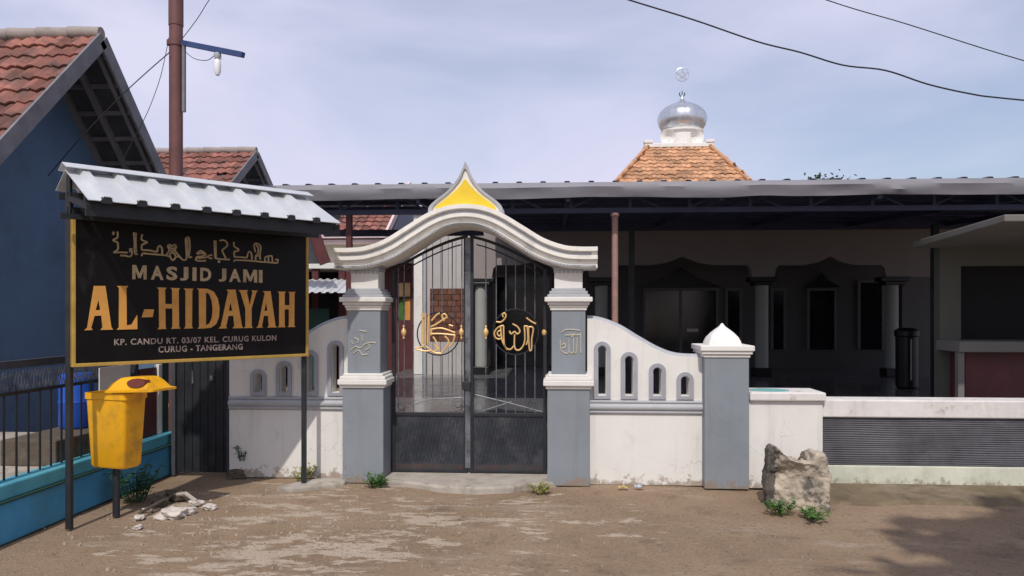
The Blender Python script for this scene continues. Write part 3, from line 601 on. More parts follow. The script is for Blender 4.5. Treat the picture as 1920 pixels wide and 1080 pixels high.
# ------------------------------------------------------------------ name board under its own little roof
SR = onY(578, 665, -.20); SL = onP(134, 685, SR, Vector((1.49, -1.35, 0)).normalized())
U = Vector((SR.x-SL.x, SR.y-SL.y, 0)); SLEN = U.length; U.normalize(); NS = Vector((U.y, -U.x, 0)); SO = Vector((SL.x, SL.y, 0))
def suv(px, py): p = onP(px, py, SO, NS); return ((p-SO).dot(U), p.z)
def s3(u, v, d): return SO+U*u+NS*d+Vector((0, 0, v))
def z8(x, y): return suv(120+x/3.6, 400+y/3.6)
zb = suv(578, 668)[1]; ztp = suv(578, 438)[1]
sg = thing('name_board', 'black mosque name board with gold lettering under its corrugated little roof', 'sign', tuple(SO+U*SLEN/2))
MB().plate([(0, zb), (SLEN, zb), (SLEN, ztp), (0, ztp)], [], s3, -.03, .0).build('board', 'sign_black', sg)
fo = [(0, zb), (SLEN, zb), (SLEN, ztp), (0, ztp)]; fi = [(.028, zb+.028), (SLEN-.028, zb+.028), (SLEN-.028, ztp-.028), (.028, ztp-.028)]
MB().plate(fo, [fi], s3, -.035, .012).build('gold_frame', 'sign_frame', sg, bevel=.004)
LET = {'A1': ([(200,490),(278,490),(318,768),(330,785),(245,787),(258,770),(250,690),(205,692),(182,772),(192,787),(137,790),(155,772)], [[(230,585),(244,652),(212,654)]]),
 'L': ([(355,490),(432,490),(420,506),(422,757),(455,750),(492,688),(494,782),(355,785),(369,770),(370,506)], []),
 'dash': ([(540,648),(606,648),(597,700),(523,702)], []),
 'H1': ([(625,500),(690,502),(680,518),(682,612),(728,612),(728,518),(718,503),(782,505),(772,520),(775,765),(785,778),(722,780),(730,765),(730,642),(682,642),(684,768),(690,780),(630,783),(640,768),(638,515)], []),
 'I': ([(805,507),(872,508),(864,522),(862,765),(870,776),(808,778),(818,765),(818,520)], []),
 'D': ([(895,507),(965,509),(1008,528),(1036,575),(1048,640),(1044,700),(1025,748),(988,772),(950,777),(900,778),(910,765),(908,520)], [[(956,532),(978,545),(995,590),(1001,645),(996,705),(980,742),(956,755)]]),
 'A2': ([(1095,515),(1155,515),(1200,763),(1210,775),(1135,776),(1148,761),(1141,692),(1108,692),(1092,763),(1100,776),(1040,778),(1056,763),(1106,530)], [[(1122,598),(1134,657),(1110,658)]]),
 'Y': ([(1175,518),(1240,518),(1232,531),(1252,622),(1270,532),(1262,520),(1305,521),(1296,533),(1264,642),(1264,762),(1273,773),(1212,775),(1222,763),(1222,642),(1189,533)], []),
 'A3': ([(1340,525),(1392,525),(1425,759),(1435,770),(1370,771),(1380,758),(1375,692),(1347,692),(1334,760),(1341,771),(1295,773),(1309,759),(1352,540)], [[(1361,600),(1371,657),(1350,658)]]),
 'H2': ([(1440,528),(1495,528),(1487,541),(1487,620),(1520,620),(1520,541),(1512,530),(1562,530),(1554,541),(1552,757),(1560,767),(1508,768),(1516,757),(1516,648),(1487,648),(1487,758),(1495,768),(1440,770),(1450,758),(1450,541)], [])}
lt = MB()
for o_, hs in LET.values(): lt.plate([z8(*p) for p in o_], [[z8(*p) for p in h] for h in hs], s3, .001, .008)
lt.build('large_lettering', 'sign_gold', sg)
def rect8(x0, x1, bl_, br_, tl_, tr_): a, b, c, d = z8(x0, bl_), z8(x1, br_), z8(x0, tl_), z8(x1, tr_); return (a[0], b[0], (a[1]+b[1])/2, (c[1]+d[1])/2)
_, _, va_, vb_ = rect8(462, 1338, 437, 475, 345, 386); um = MB()
for chx, a, b in (('M', 460, 556), ('A', 585, 670), ('S', 690, 764), ('J', 780, 838), ('I', 866, 893), ('D', 918, 992), ('J', 1042, 1094), ('A', 1113, 1192), ('M', 1208, 1302), ('I', 1314, 1338)):
    ua_, ub_ = z8(a, 420)[0], z8(b, 420)[0]
    if chx == 'M': um.plate([(ua_+(ub_-ua_)*x, va_+(vb_-va_)*y) for x, y in ((0,0),(.22,0),(.22,.60),(.41,.08),(.59,.08),(.78,.60),(.78,0),(1,0),(1,1),(.74,1),(.5,.40),(.26,1),(0,1))], [], s3, .001, .006)
    elif chx == 'I': um.plate([(ua_, va_), (ub_, va_), (ub_, vb_), (ua_, vb_)], [], s3, .001, .006)
    else:
        t_ = text_mesh(chx, (ua_, ub_, va_, vb_), s3, .001, .005, .035); um.add(t_.v, t_.f)
um.build('upper_lettering', 'sign_tan', sg)
text_mesh('KP. CANDU RT. 03/07 KEL. CURUG KULON', rect8(338, 1432, 888, 862, 846, 824), s3, .001, .003, .02).build('address_lettering', 'sign_grey', sg)
text_mesh('CURUG - TANGERANG', rect8(636, 1205, 938, 922, 897, 880), s3, .001, .003, .02).build('town_lettering', 'sign_grey', sg)
ARA = [[(225,160),(232,230),(228,290)], [(228,290),(135,345),(222,388),(235,450),(232,540),(142,604)], [(142,604),(300,600),(440,606)], [(280,665),(400,672),(480,690),(528,645),(525,515)], [(490,515),(490,600)],
 [(572,178),(588,400),(590,622),(650,632)], [(618,190),(612,400),(622,600)], [(750,222),(736,332),(858,390),(740,440),(746,556)], [(746,556),(900,556),(1058,588),(1074,512),(1120,462),(1168,520),(1170,650)], [(736,682),(762,626),(900,632),(1240,662)],
 [(1250,662),(1322,562),(1292,466),(1338,438),(1388,470),(1438,438),(1468,490),(1440,560),(1540,690)], [(1390,590),(1332,655),(1392,768),(1458,684),(1390,590)], [(1300,470),(1380,520),(1466,490)], [(1322,562),(1440,560)], [(1250,662),(1330,690)], [(1450,690),(1540,690)],
 [(1540,690),(1618,764),(1688,722),(1676,500),(1668,302)], [(1668,302),(1738,292),(1756,500),(1732,692),(1800,696)], [(1704,320),(1716,660)], [(122,165),(148,190),(128,228)]]
ARB = [[(90,520),(180,452),(288,530),(190,572),(104,582),(76,632),(112,664),(290,666)], [(116,614),(210,602),(300,590),(345,560),(420,540)], [(345,560),(352,602),(420,618)], [(120,520),(200,500),(260,530)],
 [(468,236),(474,420),(480,604)], [(498,240),(500,420),(500,590)], [(580,242),(650,226),(728,270),(738,350),(644,430),(644,480),(712,612)], [(480,604),(560,626),(790,640)], [(880,270),(890,362),(978,420),(958,460),(890,472),(896,590)],
 [(896,590),(1000,586),(1160,602)], [(892,690),(912,652),(1200,662),(1500,690),(1802,712)], [(1802,712),(1812,640),(1756,646)], [(1160,602),(1182,502),(1215,472),(1254,522),(1262,640)], [(1340,482),(1306,342),(1350,292),(1428,332),(1450,400),(1430,540),(1440,640)],
 [(1340,312),(1398,400),(1390,500),(1346,560),(1340,650)], [(1340,560),(1430,560)], [(1540,590),(1542,684)], [(1612,562),(1614,690)], [(1690,562),(1696,698)], [(1540,590),(1612,562),(1690,562)]]
ab = MB()
for L_, ox_, oy_ in ((ARA, 200, 420), (ARB, 360, 430)):
    for st__ in L_: ab.tube([s3(*suv(ox_+x/11.294, oy_+y/11.294), .004) for x, y in crom(st__, 3)], .0078, 6)
ab.obox(s3(*suv(360+565/11.294, 430+684/11.294), .004), U*.010, NS*.004, Vector((0, 0, .010)))
ab.build('arabic_lettering', 'sign_tan', sg)
# posts and cross bars
for u in (SLEN-.012, .0):
    p = SO+U*u-NS*.06; MB().box(p.x-.021, p.x+.021, p.y-.021, p.y+.021, 0, 2.62).build('post', 'dark_steel', sg, bevel=.003)
RZ, EZ, OV = 2.80, 2.50, .56
b = MB()
for d, z in ((.0-.06, 2.60), (.42, 2.52), (-.06, ztp+.04)): b.bar(s3(-.02, z, d), s3(SLEN+.04, z, d), .04, .05)
for u in (.0, SLEN*.5, SLEN-.01): b.bar(s3(u, 2.58, -.06), s3(u, EZ-.05, OV-.05), .035, .04); b.bar(s3(u, 2.55, -.06), s3(u, RZ-.04, -.06), .03, .03)
b.bar(s3(-.03, EZ-.06, OV-.07), s3(SLEN+.04, EZ-.06, OV-.07), .03, .10); b.bar(s3(-.02, RZ-.18, -.30), s3(SLEN+.04, RZ-.18, -.30), .03, .05)
b.bar(s3(-.1, EZ-.08, .1), s3(SLEN+.05, EZ-.08, .1), .03, .04)
b.build('roof_frame', 'dark_steel', sg)
ru0, ru1 = -.03, SLEN+.02
for sd in (1, -1):
    o = s3(ru0, RZ, -.06); v = (s3(0, EZ, OV)-s3(0, RZ, -.06)) if sd > 0 else (s3(0, RZ-.13, -.34)-s3(0, RZ, -.06)); lv = v.length; n = U.cross(v.normalized())*(1 if sd > 0 else -1)
    if n.z < 0: n = -n
    mb = MB(); corrugated(mb, o, U, v, ru1-ru0, lv, n, pitch=.243, h=.035, top=.17)
    sh = mb.build('roof_sheet', 'zinc', sg)
rc = MB()
for sd in (1, -1): rc.bar(s3(ru0-.02, RZ+.040-.012, -.06+sd*.055), s3(ru1+.01, RZ+.040-.012, -.06+sd*.055), .13, .006, up=(NS*sd*.38+Vector((0, 0, .92))))
rc.build('ridge_cap', 'zinc', sg)
for i in range(int((ru1-ru0)/.243)): MB().obox(s3(ru0+(i+.5)*.243, EZ+.004, OV-.004), U*.035, NS*.012, Vector((0, 0, .022))).build('rib_end', 'dark_steel', sg)
sp = onZ(578, 914, 0)
p = SO+U*(SLEN-.012)-NS*.06
ft = MB(); ft.plate([(p.x-.22, p.y-.16), (p.x-.05, p.y-.20), (p.x+.18, p.y-.06), (p.x+.38, p.y+.06), (p.x+.36, p.y+.25), (p.x+.05, p.y+.22), (p.x-.12, p.y+.02)], [], lambda a, b, d: (a, b, d), -.04, .035)
tag(ft.build('footing', 'concrete', bevel=.02), 'flat pale concrete footing around the base of the sign post', 'footing')

# ------------------------------------------------------------------ litter bin
BX, BY = onZ(218, 968, 0).x, onZ(218, 968, 0).y
bn = thing('litter_bin', 'yellow plastic litter bin on a dark pole with its hood open', 'bin', (BX, BY, 0))
MB().tube([(BX, BY, 0), (BX, BY, .50)], .028, 12).build('pole', 'dark_steel', bn, smooth=True)
ang = R(-14.5); e1 = Vector((math.cos(ang), math.sin(ang), 0)); e2 = Vector((-math.sin(ang), math.cos(ang), 0))     # e1 along the long face, e2 into the bin
def rrect(a, b, r=.03, n=5):
    out = []
    for cx_, cy_, s in ((a-r, b-r, 0), (-a+r, b-r, 1), (-a+r, -b+r, 2), (a-r, -b+r, 3)):
        out += [(cx_+r*math.cos((s+i/n)*math.pi/2), cy_+r*math.sin((s+i/n)*math.pi/2)) for i in range(n+1)]
    return out
def loft(mb, rings, cap0=True, cap1=True):
    k = len(rings[0]); vs = [p for r_ in rings for p in r_]
    fs = [(i*k+j, i*k+(j+1) % k, (i+1)*k+(j+1) % k, (i+1)*k+j) for i in range(len(rings)-1) for j in range(k)]
    if cap0: fs.append(tuple(range(k))[::-1])
    if cap1: fs.append(tuple((len(rings)-1)*k+j for j in range(k)))
    return mb.add(vs, fs)
bc = Vector((BX, BY, 0))
def bring(a, b, z, r=.03): return [bc+e1*x+e2*y+Vector((0, 0, z)) for x, y in rrect(a, b, r)]
zbot, ztop = .415, 1.03
bd = MB(); loft(bd, [bring(.165, .085, zbot), bring(.178, .098, zbot+.022), bring(.205, .118, ztop-.055), bring(.215, .127, ztop-.05), bring(.215, .127, ztop), bring(.203, .115, ztop), bring(.195, .108, ztop-.1), bring(.165, .085, zbot+.03)])
bd.build('bin_body', 'bin_yellow', bn, smooth=True)
ho = bc+Vector((0, 0, ztop+.004))                                # hood slid open towards the right
def tilt(a): return -.02+.045*max(0, (a+.05))
def hring(a0, a1, b, z, r=.03):
    return [ho+e1*((a0+a1)/2+x)+e2*y+Vector((0, 0, z+tilt((a0+a1)/2+x))) for x, y in rrect((a1-a0)/2, b, r)]
hd = MB(); loft(hd, [hring(.0, .50, .145, 0.02), hring(.0, .50, .145, .038), hring(.012, .455, .13, .046), hring(.05, .41, .11, .095), hring(.12, .37, .085, .132), hring(.15, .34, .06, .138)])
hood = hd.build('hood', 'bin_yellow', bn, smooth=True)
def mouth(cc, ax, up_, inw):
    mb = MB(); P = [cc-inw*.012+ax*math.cos(i*math.pi/12)+up_*math.sin(i*math.pi/12) for i in range(24)]; Q = [p+inw*.06 for p in P]
    mb.add(P+Q, [tuple(range(24))]+[(i, (i+1) % 24, 24+(i+1) % 24, 24+i) for i in range(24)]); return mb.build('mouth', 'bin_red', hood)
mouth(ho+e1*.325-e2*.112+Vector((0, 0, .09)), e1*.09, (Vector((0, 0, 1))*.9+e2*.4)*.038, e2)

# ------------------------------------------------------------------ left: blue plinth with porch screen, dark sheet door
PX = -4.02
pw = thing('plinth_wall', 'low turquoise blue wall behind the yellow litter bin', 'wall', (PX-.1, -.9, 0))
MB().box(PX-.18, PX, -5.2, .42, 0, .30).build('lower_course', 'plinth', pw, bevel=.01)
MB().box(PX-.18, PX+.02, -5.2, .42, .30, .315).build('dark_joint', 'tin_green', pw)  # thin dark green strip between the two courses
MB().box(PX-.18, PX-.01, -5.2, .42, .315, .43).build('upper_course', 'plinth_top', pw, bevel=.012)
scr = thing('porch_screen', 'porch screen of brown and green panels above the turquoise wall', 'screen', (PX-.12, -.6, .43))
def yz(px, py, X): p = onX(px, py, X); return (p.y, p.z)
SXc = PX-.1
ys_ = [onX(p_, 760, SXc).y for p_ in (100, 168, 262, 294, 301, 334)]
MB().box(SXc-.04, SXc, ys_[2], ys_[3], .43, 1.12).build('brown_panel', 'maroon', scr)
MB().box(SXc-.03, SXc+.02, ys_[3]+.002, ys_[4], .43, 1.15).build('white_post', 'white', scr, bevel=.004)
MB().box(SXc-.04, SXc, ys_[4]+.002, .42, .43, 1.25).build('green_panel', 'tin_green', scr)
MB().box(SXc-.06, SXc-.02, -5.2, .42, 1.26, 1.32).build('top_rail', 'rafter', scr)
for y in (-4.2, -3.1, -2.0, ys_[2]-.04): MB().box(SXc-.04, SXc, y-.02, y+.02, .43, 1.26).build('post', 'dark_steel', scr)
mb = MB(); za, zc = 1.08, 1.24; y = -5.0
while y < ys_[2]-.1:                                             # a strip of zig-zag mesh along the top
    mb.tube([(SXc-.02, y, za), (SXc-.02, y+.035, zc), (SXc-.02, y+.07, za)], .004, 5); mb.tube([(SXc-.018, y, zc), (SXc-.018, y+.035, za), (SXc-.018, y+.07, zc)], .004, 5); y += .07
mb.build('wire_mesh', 'iron_light', scr)
y = -3.6
while y < ys_[2]-.12: MB().tube([(SXc-.02, y, .43), (SXc-.02, y, za)], .009, 6).build('bar', 'dark_steel', scr); y += .13
MB().box(SXc-.035, SXc-.005, -5.2, ys_[2]-.06, za-.02, za+.005).build('mid_rail', 'dark_steel', scr)
nb = MB(); a = onX(190, 690, SXc+.05); c = onX(247, 733, SXc+.05); nb.box(SXc+.025, SXc+.035, a.y, c.y, c.z, a.z); tag(nb.build('notice', 'paper'), 'small blank white notice hung on the porch screen above the bin', 'notice')
dr = MB(); p = onX(143, 760, SXc-.35); dr.lathe([(.13, .0), (.145, .02), (.145, .22), (.152, .24), (.145, .26), (.145, .46), (.13, .5)], (SXc-.35, p.y, .62), 20); tag(dr.build('barrel', 'blue_drum', smooth=True, org=(SXc-.35, p.y, .62)), 'blue plastic barrel standing on the porch behind the bin', 'barrel')
bx = MB(); bx.box(SXc-.55, SXc-.06, p.y-.7, p.y+.26, .40, .615); tag(bx.build('crate', 'bark', bevel=.01), 'brown wooden crate under the blue barrel', 'crate')
t = MB().box(-9, PX-.18, -5.2, .42, 0, .40); struct(t.build('porch_floor', 'concrete'))
# dark sheet door between plinth and white wall
xd0, xd1 = onY(330, 800, .25).x, XD-.005
sd = thing('sheet_door', 'dark steel sheet door between turquoise wall and white curved wall', 'door', ((xd0+xd1)/2, .25, 0))
m_ = (xd0+xd1)/2
dd = MB()
for i in range(7): x = xd0+(xd1-xd0)*i/7; dd.box(x+.003, x+(xd1-xd0)/7-.003, .262, .285, .03, 1.95)
dd.build('sheet', 'dark_steel', sd, bevel=.003)
MB().box(xd0-.04, xd0, .23, .31, 0, 2.0).box(xd1-.035, xd1, .225, .30, 0, 2.0).box(xd0, xd1-.035, .25, .30, 1.95, 2.0).build('door_frame', 'rafter', sd)
MB().box(xd0+.17, xd0+.185, .245, .262, .95, 1.08).box(m_+.07, m_+.10, .245, .262, .98, 1.03).build('latch', 'iron_light', sd)

# ------------------------------------------------------------------ left gabled house
def gable_house(name, label, Xg, Yr, zr, tanp, half, xback, wallmat, tile, ov=.5, barge='barge', tw=.2, raft=9, zeave_wall=None):
    """ridge runs along X; gable end looks towards +X at X=Xg; Yr ridge position, zr ridge height"""
    h = thing(name, label, 'house', (Xg-1, Yr, 0))
    ze = zr-half*tanp; wy = half-.35; Xw = Xg-ov
    pts = [(Yr-wy, 0), (Yr+wy, 0), (Yr+wy, zr-wy*tanp-.12), (Yr, zr-.12), (Yr-wy, zr-wy*tanp-.12)]
    MB().plateYZ(pts, xback, Xw).build('wall', wallmat, h)
    rf = MB(); ls = math.hypot(half, half*tanp)
    for s in (-1, 1):
        v = Vector((0, s*half, -half*tanp)); n = Vector((0, s*tanp, 1)).normalized()
        o = Vector((Xg, Yr, zr)); tiled_slope(rf, o, (-1, 0, 0), v, Xg-xback, ls, n, tw, tw*1.25, tw*.13)
    roof = rf.build('roof', tile, h)
    un = MB()
    for s in (-1, 1):
        un.add([(Xg, Yr, zr-.03), (xback, Yr, zr-.03), (xback, Yr+s*half, ze-.03), (Xg, Yr+s*half, ze-.03), (Xg, Yr, zr-.06), (xback, Yr, zr-.06), (xback, Yr+s*half, ze-.06), (Xg, Yr+s*half, ze-.06)],
               [(0,1,2,3),(7,6,5,4),(0,3,7,4),(1,5,6,2),(0,4,5,1),(3,2,6,7)])
    un.build('roof_deck', 'rafter', roof)
    rg = MB(); k = max(2, int((Xg-xback)/.35))
    for i in range(k):
        x = Xg-(Xg-xback)*i/k; rg.tube([(x, Yr, zr+.02), (x-(Xg-xback)/k*1.05, Yr, zr+.035)], .075, 10)
    rg.build('ridge_tiles', 'ridge', roof, smooth=True)
    for s in (-1, 1):
        bb = MB(); bb.bar((Xg+.015, Yr-s*.0, zr-.06), (Xg+.015, Yr+s*(half+.05), ze-.06-.05*tanp), .03, .17, up=(0, s*tanp, 1)); bb.build('bargeboard', barge, roof)
    rr = MB()
    for i in range(3): 
        x = Xg-.08-i*(ov-.1)/2
        for s in (-1, 1): rr.bar((x, Yr, zr-.11), (x, Yr+s*half, ze-.11), .05, .08, up=(0, s*tanp, 1))
    for s in (-1, 1):
        for q in range(raft): a = (q+.5)/raft; rr.bar((Xg-.02, Yr+s*half*a, zr-half*tanp*a-.085), (Xw, Yr+s*half*a, zr-half*tanp*a-.085), .04, .05)
    rr.build('rafters', 'barge', roof)
    return h
pk = onX(190, 66, -5.3)
gable_house('gabled_house', 'blue gabled house with red tiled roof behind the name board at left', -5.3, pk.y, pk.z, 1.02, 2.3, -10.5, 'blue_wall', 'tile_red', ov=.75)
pk = onX(481, 284, -6.3)
h2 = gable_house('tiled_house', 'house with red tiled roof behind the brown pole', -6.3, pk.y, pk.z, .72, 2.6, -11.5, 'blue_wall', 'tile_red', ov=.9, raft=7, tw=.22)

# ------------------------------------------------------------------ pale house seen between the board and the gateway
HY = 10.0
ph = thing('pale_house', 'cream house with pink eaves and orange tiled roof between name board and gateway', 'house', (onY(640, 583, HY).x, HY, 0))
def X10(px, Y=HY): return onY(px, 500, Y).x
def Z10(px, py, Y=HY): return onY(px, py, Y).z
x0, x1 = X10(430), X10(722)
MB().box(x0, x1, HY, HY+5, 0, Z10(650, 455)).build('wall', 'wall_cream', ph)
ea = MB().box(x0-.2, x1+.12, HY-.35, HY+5, Z10(650, 456, HY-.35), Z10(650, 449, HY-.35)).box(x0-.2, x1+.15, HY-.45, HY+5.05, Z10(650, 446, HY-.45), Z10(650, 439, HY-.45)); ea.build('eave', 'pink', ph, bevel=.01)
zr0 = Z10(650, 439, HY-.45); rf = MB(); v = Vector((0, 2.6, 1.55))
xr_l, xr_r = x0-.2, x1+.1
o = Vector((xr_l, HY-.4+2.6, zr0+1.55)); lv = v.length
slope = 1.05
def kp(u_, v_): return u_ < (xr_r-xr_l)+.0
tiled_slope(rf, o, (1, 0, 0), -v, xr_r-xr_l, lv, Vector((0, -1.55, 2.6)), .2, .24, .025, kp)
rf.add([(xr_l, HY-.4, zr0-.01), (xr_r, HY-.4, zr0-.01), (xr_r, HY+2.2, zr0+1.5), (xr_l, HY+2.2, zr0+1.5), (xr_l, HY+4.8, zr0), (xr_r, HY+4.8, zr0)], [(0,1,2,3),(3,2,5,4),(1,5,2),(0,3,4)])
r2 = rf.build('roof', 'tile_red', ph)
for s in (1, -1):
    MB().bar((xr_r+.04, HY+2.2, zr0+1.58), (xr_r+.04, HY+2.2-s*2.7, zr0-.03), .06, .16, up=(0, -s*.55, .83)).build('bargeboard', 'pink', r2)
MB().plateYZ([(HY, zr0), (HY+4.4, zr0), (HY+2.2, zr0+1.42)], xr_r+.005, xr_r+.03).build('gable', 'navy', ph)
# lower porch: white beam, near-black sheet for the shaded openings, posts
MB().box(x0, X10(700, HY-1.2), HY-1.3, HY-.002, Z10(620, 504, HY-1.2), Z10(620, 494, HY-1.2)).build('porch_beam', 'white', ph, bevel=.01)
MB().box(x0, X10(705, HY-1.2), HY-.02, HY-.003, 0, Z10(620, 505, HY-1.2)).build('porch_shade_sheet', 'room_shade', ph)
for px in (592, 642, 690): x = X10(px, HY-1.2); MB().box(x-.07, x+.07, HY-1.25, HY-1.11, 0, Z10(620, 504, HY-1.2)-.002).build('porch_post', 'maroon', ph)
aw = MB(); a = onY(540, 532, HY-2); b = onY(648, 555, HY-2.2); corrugated(aw, (b.x-2.2, HY-1.2, b.z+.38), (1, 0, 0), (0, -1, -.3), 2.2, 1.1, (0, -.3, 1), .16, .025); aw.build('tin_awning', 'zinc', ph)
MB().box(X10(575, HY-1.6), X10(617, HY-1.6), HY-1.62, HY-1.55, .1, 1.75).build('green_shutter', 'tin_green', ph)
pa_, pb_ = onY(583, 420, HY-2.3), onY(610, 494, HY-2.3); MB().bar(pa_, pb_, .08, .22, up=(1, 0, .4)).build('porch_bargeboard', 'maroon', ph); q_ = [xz(a, b, HY-2.28) for a, b in ((548, 424), (584, 430), (602, 494), (548, 494))]; MB().plateXZ(q_, HY-2.26, HY-2.2).build('porch_gable', 'rafter', ph)
# annex: maroon house with warm window seen through the gate
ax_ = thing('maroon_house', 'maroon walled house with yellow window seen through the left gate bars', 'house', (X10(750, 9), 9, 0))
HY2 = 9.0; xa, xb = X10(712, HY2), X10(778, HY2)
mw = MB(); wx0, wx1, wz0, wz1 = X10(745, HY2), X10(769, HY2), Z10(757, 600, HY2), Z10(757, 530, HY2)
mw.plateXZ([(xa, 0), (xb, 0), (xb, 2.75), (xa, 2.75)], HY2, HY2+3, holes=[[(wx0, wz0), (wx1, wz0), (wx1, wz1), (wx0, wz1)]]); wl = mw.build('wall', 'maroon', ax_)
zm = Z10(757, 557, HY2)
wf = MB().box(wx0, (wx0+wx1)/2-.01, HY2+.03, HY2+.05, zm, wz1).box((wx0+wx1)/2+.01, wx1, HY2+.03, HY2+.05, zm, wz1).build('window', 'warm', ax_)  # panes in plain warm yellow colour, without glow
MB().box((wx0+wx1)/2, wx1, HY2+.06, HY2+.09, wz0, zm-.02).build('curtain', 'sign_gold', wf); MB().box(wx0, (wx0+wx1)/2-.02, HY2+.08, HY2+.1, wz0, zm-.02).build('shutter', 'weed', wf)
MB().box((wx0+wx1)/2-.012, (wx0+wx1)/2+.012, HY2+.0, HY2+.028, wz0, wz1).box(wx0, wx1, HY2+.0, HY2+.027, zm-.012, zm+.012).build('window_bars', 'maroon', wf)
e = MB(); corrugated(e, (xa-.3, HY2+.3, 3.05), (1, 0, 0), (0, -1, -.25), xb-xa+.5, 1.0, (0, -.25, 1), .16, .025); e.build('eave', 'lightgrey', ax_)

# ------------------------------------------------------------------ canopy
CY = 1.6
def X_(px, Y): return onY(px, 500, Y).x
cx0, cx1 = X_(468, CY), 9.4
cn = thing('canopy', 'long dark steel canopy with grey sheet edge across the mosque front', 'canopy', ((cx0+cx1)/2, CY, 0))
zft = onY(1180, 341, CY).z; zfb = onY(1180, 370, CY).z
fa = MB(); NX = 110; vs = []
for i in range(NX+1):
    x = cx0+(cx1-cx0)*i/NX; wv = .020*noise.noise(Vector((x*.9, 0, 0)))+.010*noise.noise(Vector((x*2.3, 4, 0))); wy = .03*noise.noise(Vector((x*1.4, 9, 0)))
    vs += [(x, CY+.015, zft+.004), (x, CY-.01, zft), (x, CY-.045+wy, (zft*2+zfb)/3+wv*.5), (x, CY-.03-wy, (zft+2*zfb)/3), (x, CY-.01+wy*.5, zfb+wv), (x, CY+.015+wy*.5, zfb+wv)]
fa.add(vs, [(i*6+j, i*6+(j+1) % 6, (i+1)*6+(j+1) % 6, (i+1)*6+j) for i in range(NX) for j in range(6)]+[(0,1,2,3,4,5), tuple(NX*6+j for j in range(6))])
fa.build('fascia', 'canopy_edge', cn, smooth=True)
CB = 8.05; rise = .34; XCUT, YCUT = -1.15, 4.5                  # the rear left quarter has no roof
nC = round((XCUT-cx0)/.285); XCUT = cx0+nC*.285
for xa_, xb_, ln in ((cx0, XCUT, YCUT-CY), (XCUT+.0005, cx1, CB-CY)):
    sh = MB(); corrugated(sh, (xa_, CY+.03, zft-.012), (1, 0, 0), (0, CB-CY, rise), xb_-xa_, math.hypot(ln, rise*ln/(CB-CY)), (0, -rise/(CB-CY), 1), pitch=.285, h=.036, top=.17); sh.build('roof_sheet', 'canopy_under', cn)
fr = MB()
ztr = zfb-.05
zlo = onY(1180, 399, CY+.35).z
YB = CY+.35
fr.box(cx0, cx1, YB-.03, YB+.03, zlo, zlo+.06); fr.box(cx0, cx1, YB-.025, YB+.025, zft-.09, zft-.03)
x = cx0+.3; i = 0
while x < cx1:
    fr.box(x-.02, x+.02, YB-.02, YB+.02, zlo+.06, zft-.09); 
    if x+.72 < cx1: fr.bar((x, YB, zlo+.06), (x+.36, YB, zft-.09), .02, .025, up=(0, 1, 0)) if i % 2 else fr.bar((x, YB, zft-.09), (x+.36, YB, zlo+.06), .02, .025, up=(0, 1, 0))
    x += .72; i += 1
fr.build('front_truss', 'navy', cn)
pu = MB()
for k in range(1, 7):
    y = CY+.35+k*.95; z = zft-.07+rise*(y-CY)/(CB-CY); pu.box(cx0 if y < YCUT else XCUT-.05, cx1, y-.025, y+.025, z-.06, z)
for k in range(8):
    x = cx0+.25+k*(cx1-cx0-.5)/7; ye = CB-.1 if x > XCUT else YCUT; pu.bar((x, CY+.05, zft-.17), (x, ye, zft-.17+rise*(ye-CY)/(CB-CY)), .05, .09)
pu.build('purlins', 'navy', cn)
bxm = MB().box(XCUT-.1, cx1, 7.30, 7.42, onY(1300, 431, 7.3).z, onY(1300, 405, 7.3).z); bxm.build('rear_beam', 'navy', cn)
MB().box(cx0, XCUT, YCUT-.04, YCUT+.04, zlo-.01, zlo+.09).build('side_beam', 'navy', cn)
def post(px, Y, w_, m, z0=TZ, zt=None, rnd=False):
    x = X_(px, Y); zt = zt or zlo-.002
    if rnd: MB().tube([(x, Y, z0), (x, Y, zt-.04)], w_/2, 16).lathe([(w_*.7, 0), (w_*.7, .038)], (x, Y, zt-.04), 16).build('post', m, cn, smooth=True)
    else: MB().box(x-w_/2, x+w_/2, Y-w_/2, Y+w_/2, z0, zt).build('post', m, cn, bevel=.004)
post(1153, YB, .078, 'brown_post', rnd=True); post(655, YB, .07, 'maroon'); post(1184, 4.2, .085, 'dark_steel', zt=zlo+.02); post(1753, 3.6, .085, 'dark_steel', zt=zlo+.02); post(2030, YB, .07, 'dark_steel')

# ------------------------------------------------------------------ mosque
MY = 7.7
ms = thing('mosque', 'mosque with arcaded porch, orange tiled upper roof and silver dome', 'mosque', (X_(1290, MY), MY, TZ))
def mp2(l, Y=MY): return xzs(l, Y)
zE = onY(1300, 398, MY).z; zcap = onY(1300, 520, MY).z
def bay(a, b, zs_py=512, top=497, apex=481):
    c = (a+b)/2; w_ = (b-a)/2
    l = [(a, zs_py), (a+3, top+6), (a+10, top), (c-w_*.45, top), (c-w_*.22, top-5), (c-w_*.10, top-11), (c, apex), (c+w_*.10, top-11), (c+w_*.22, top-5), (c+w_*.45, top), (b-10, top), (b-3, top+6), (b, zs_py)]
    return l
xw0, xw1 = X_(783, MY), 9.2
bays = [(922, 1106), (1150, 1410), (1452, 1662)]
low = [(X_(886, MY), TZ)]
outl = [(X_(886, MY), zE), (X_(886, MY), zcap)]
for a, b in bays:
    pts = mp2(bay(a, b, 520)); pts[0] = (pts[0][0], zcap); pts[-1] = (pts[-1][0], zcap); outl += pts
outl += [(xw1, zcap), (xw1, zE)]
MB().plateXZ(outl, MY, MY+.22).build('arcade_wall', 'facade', ms)
MB().box(X_(1692, MY), xw1, MY+.004, MY+.2, TZ, zcap-.002).build('side_wall', 'facade_back', ms)
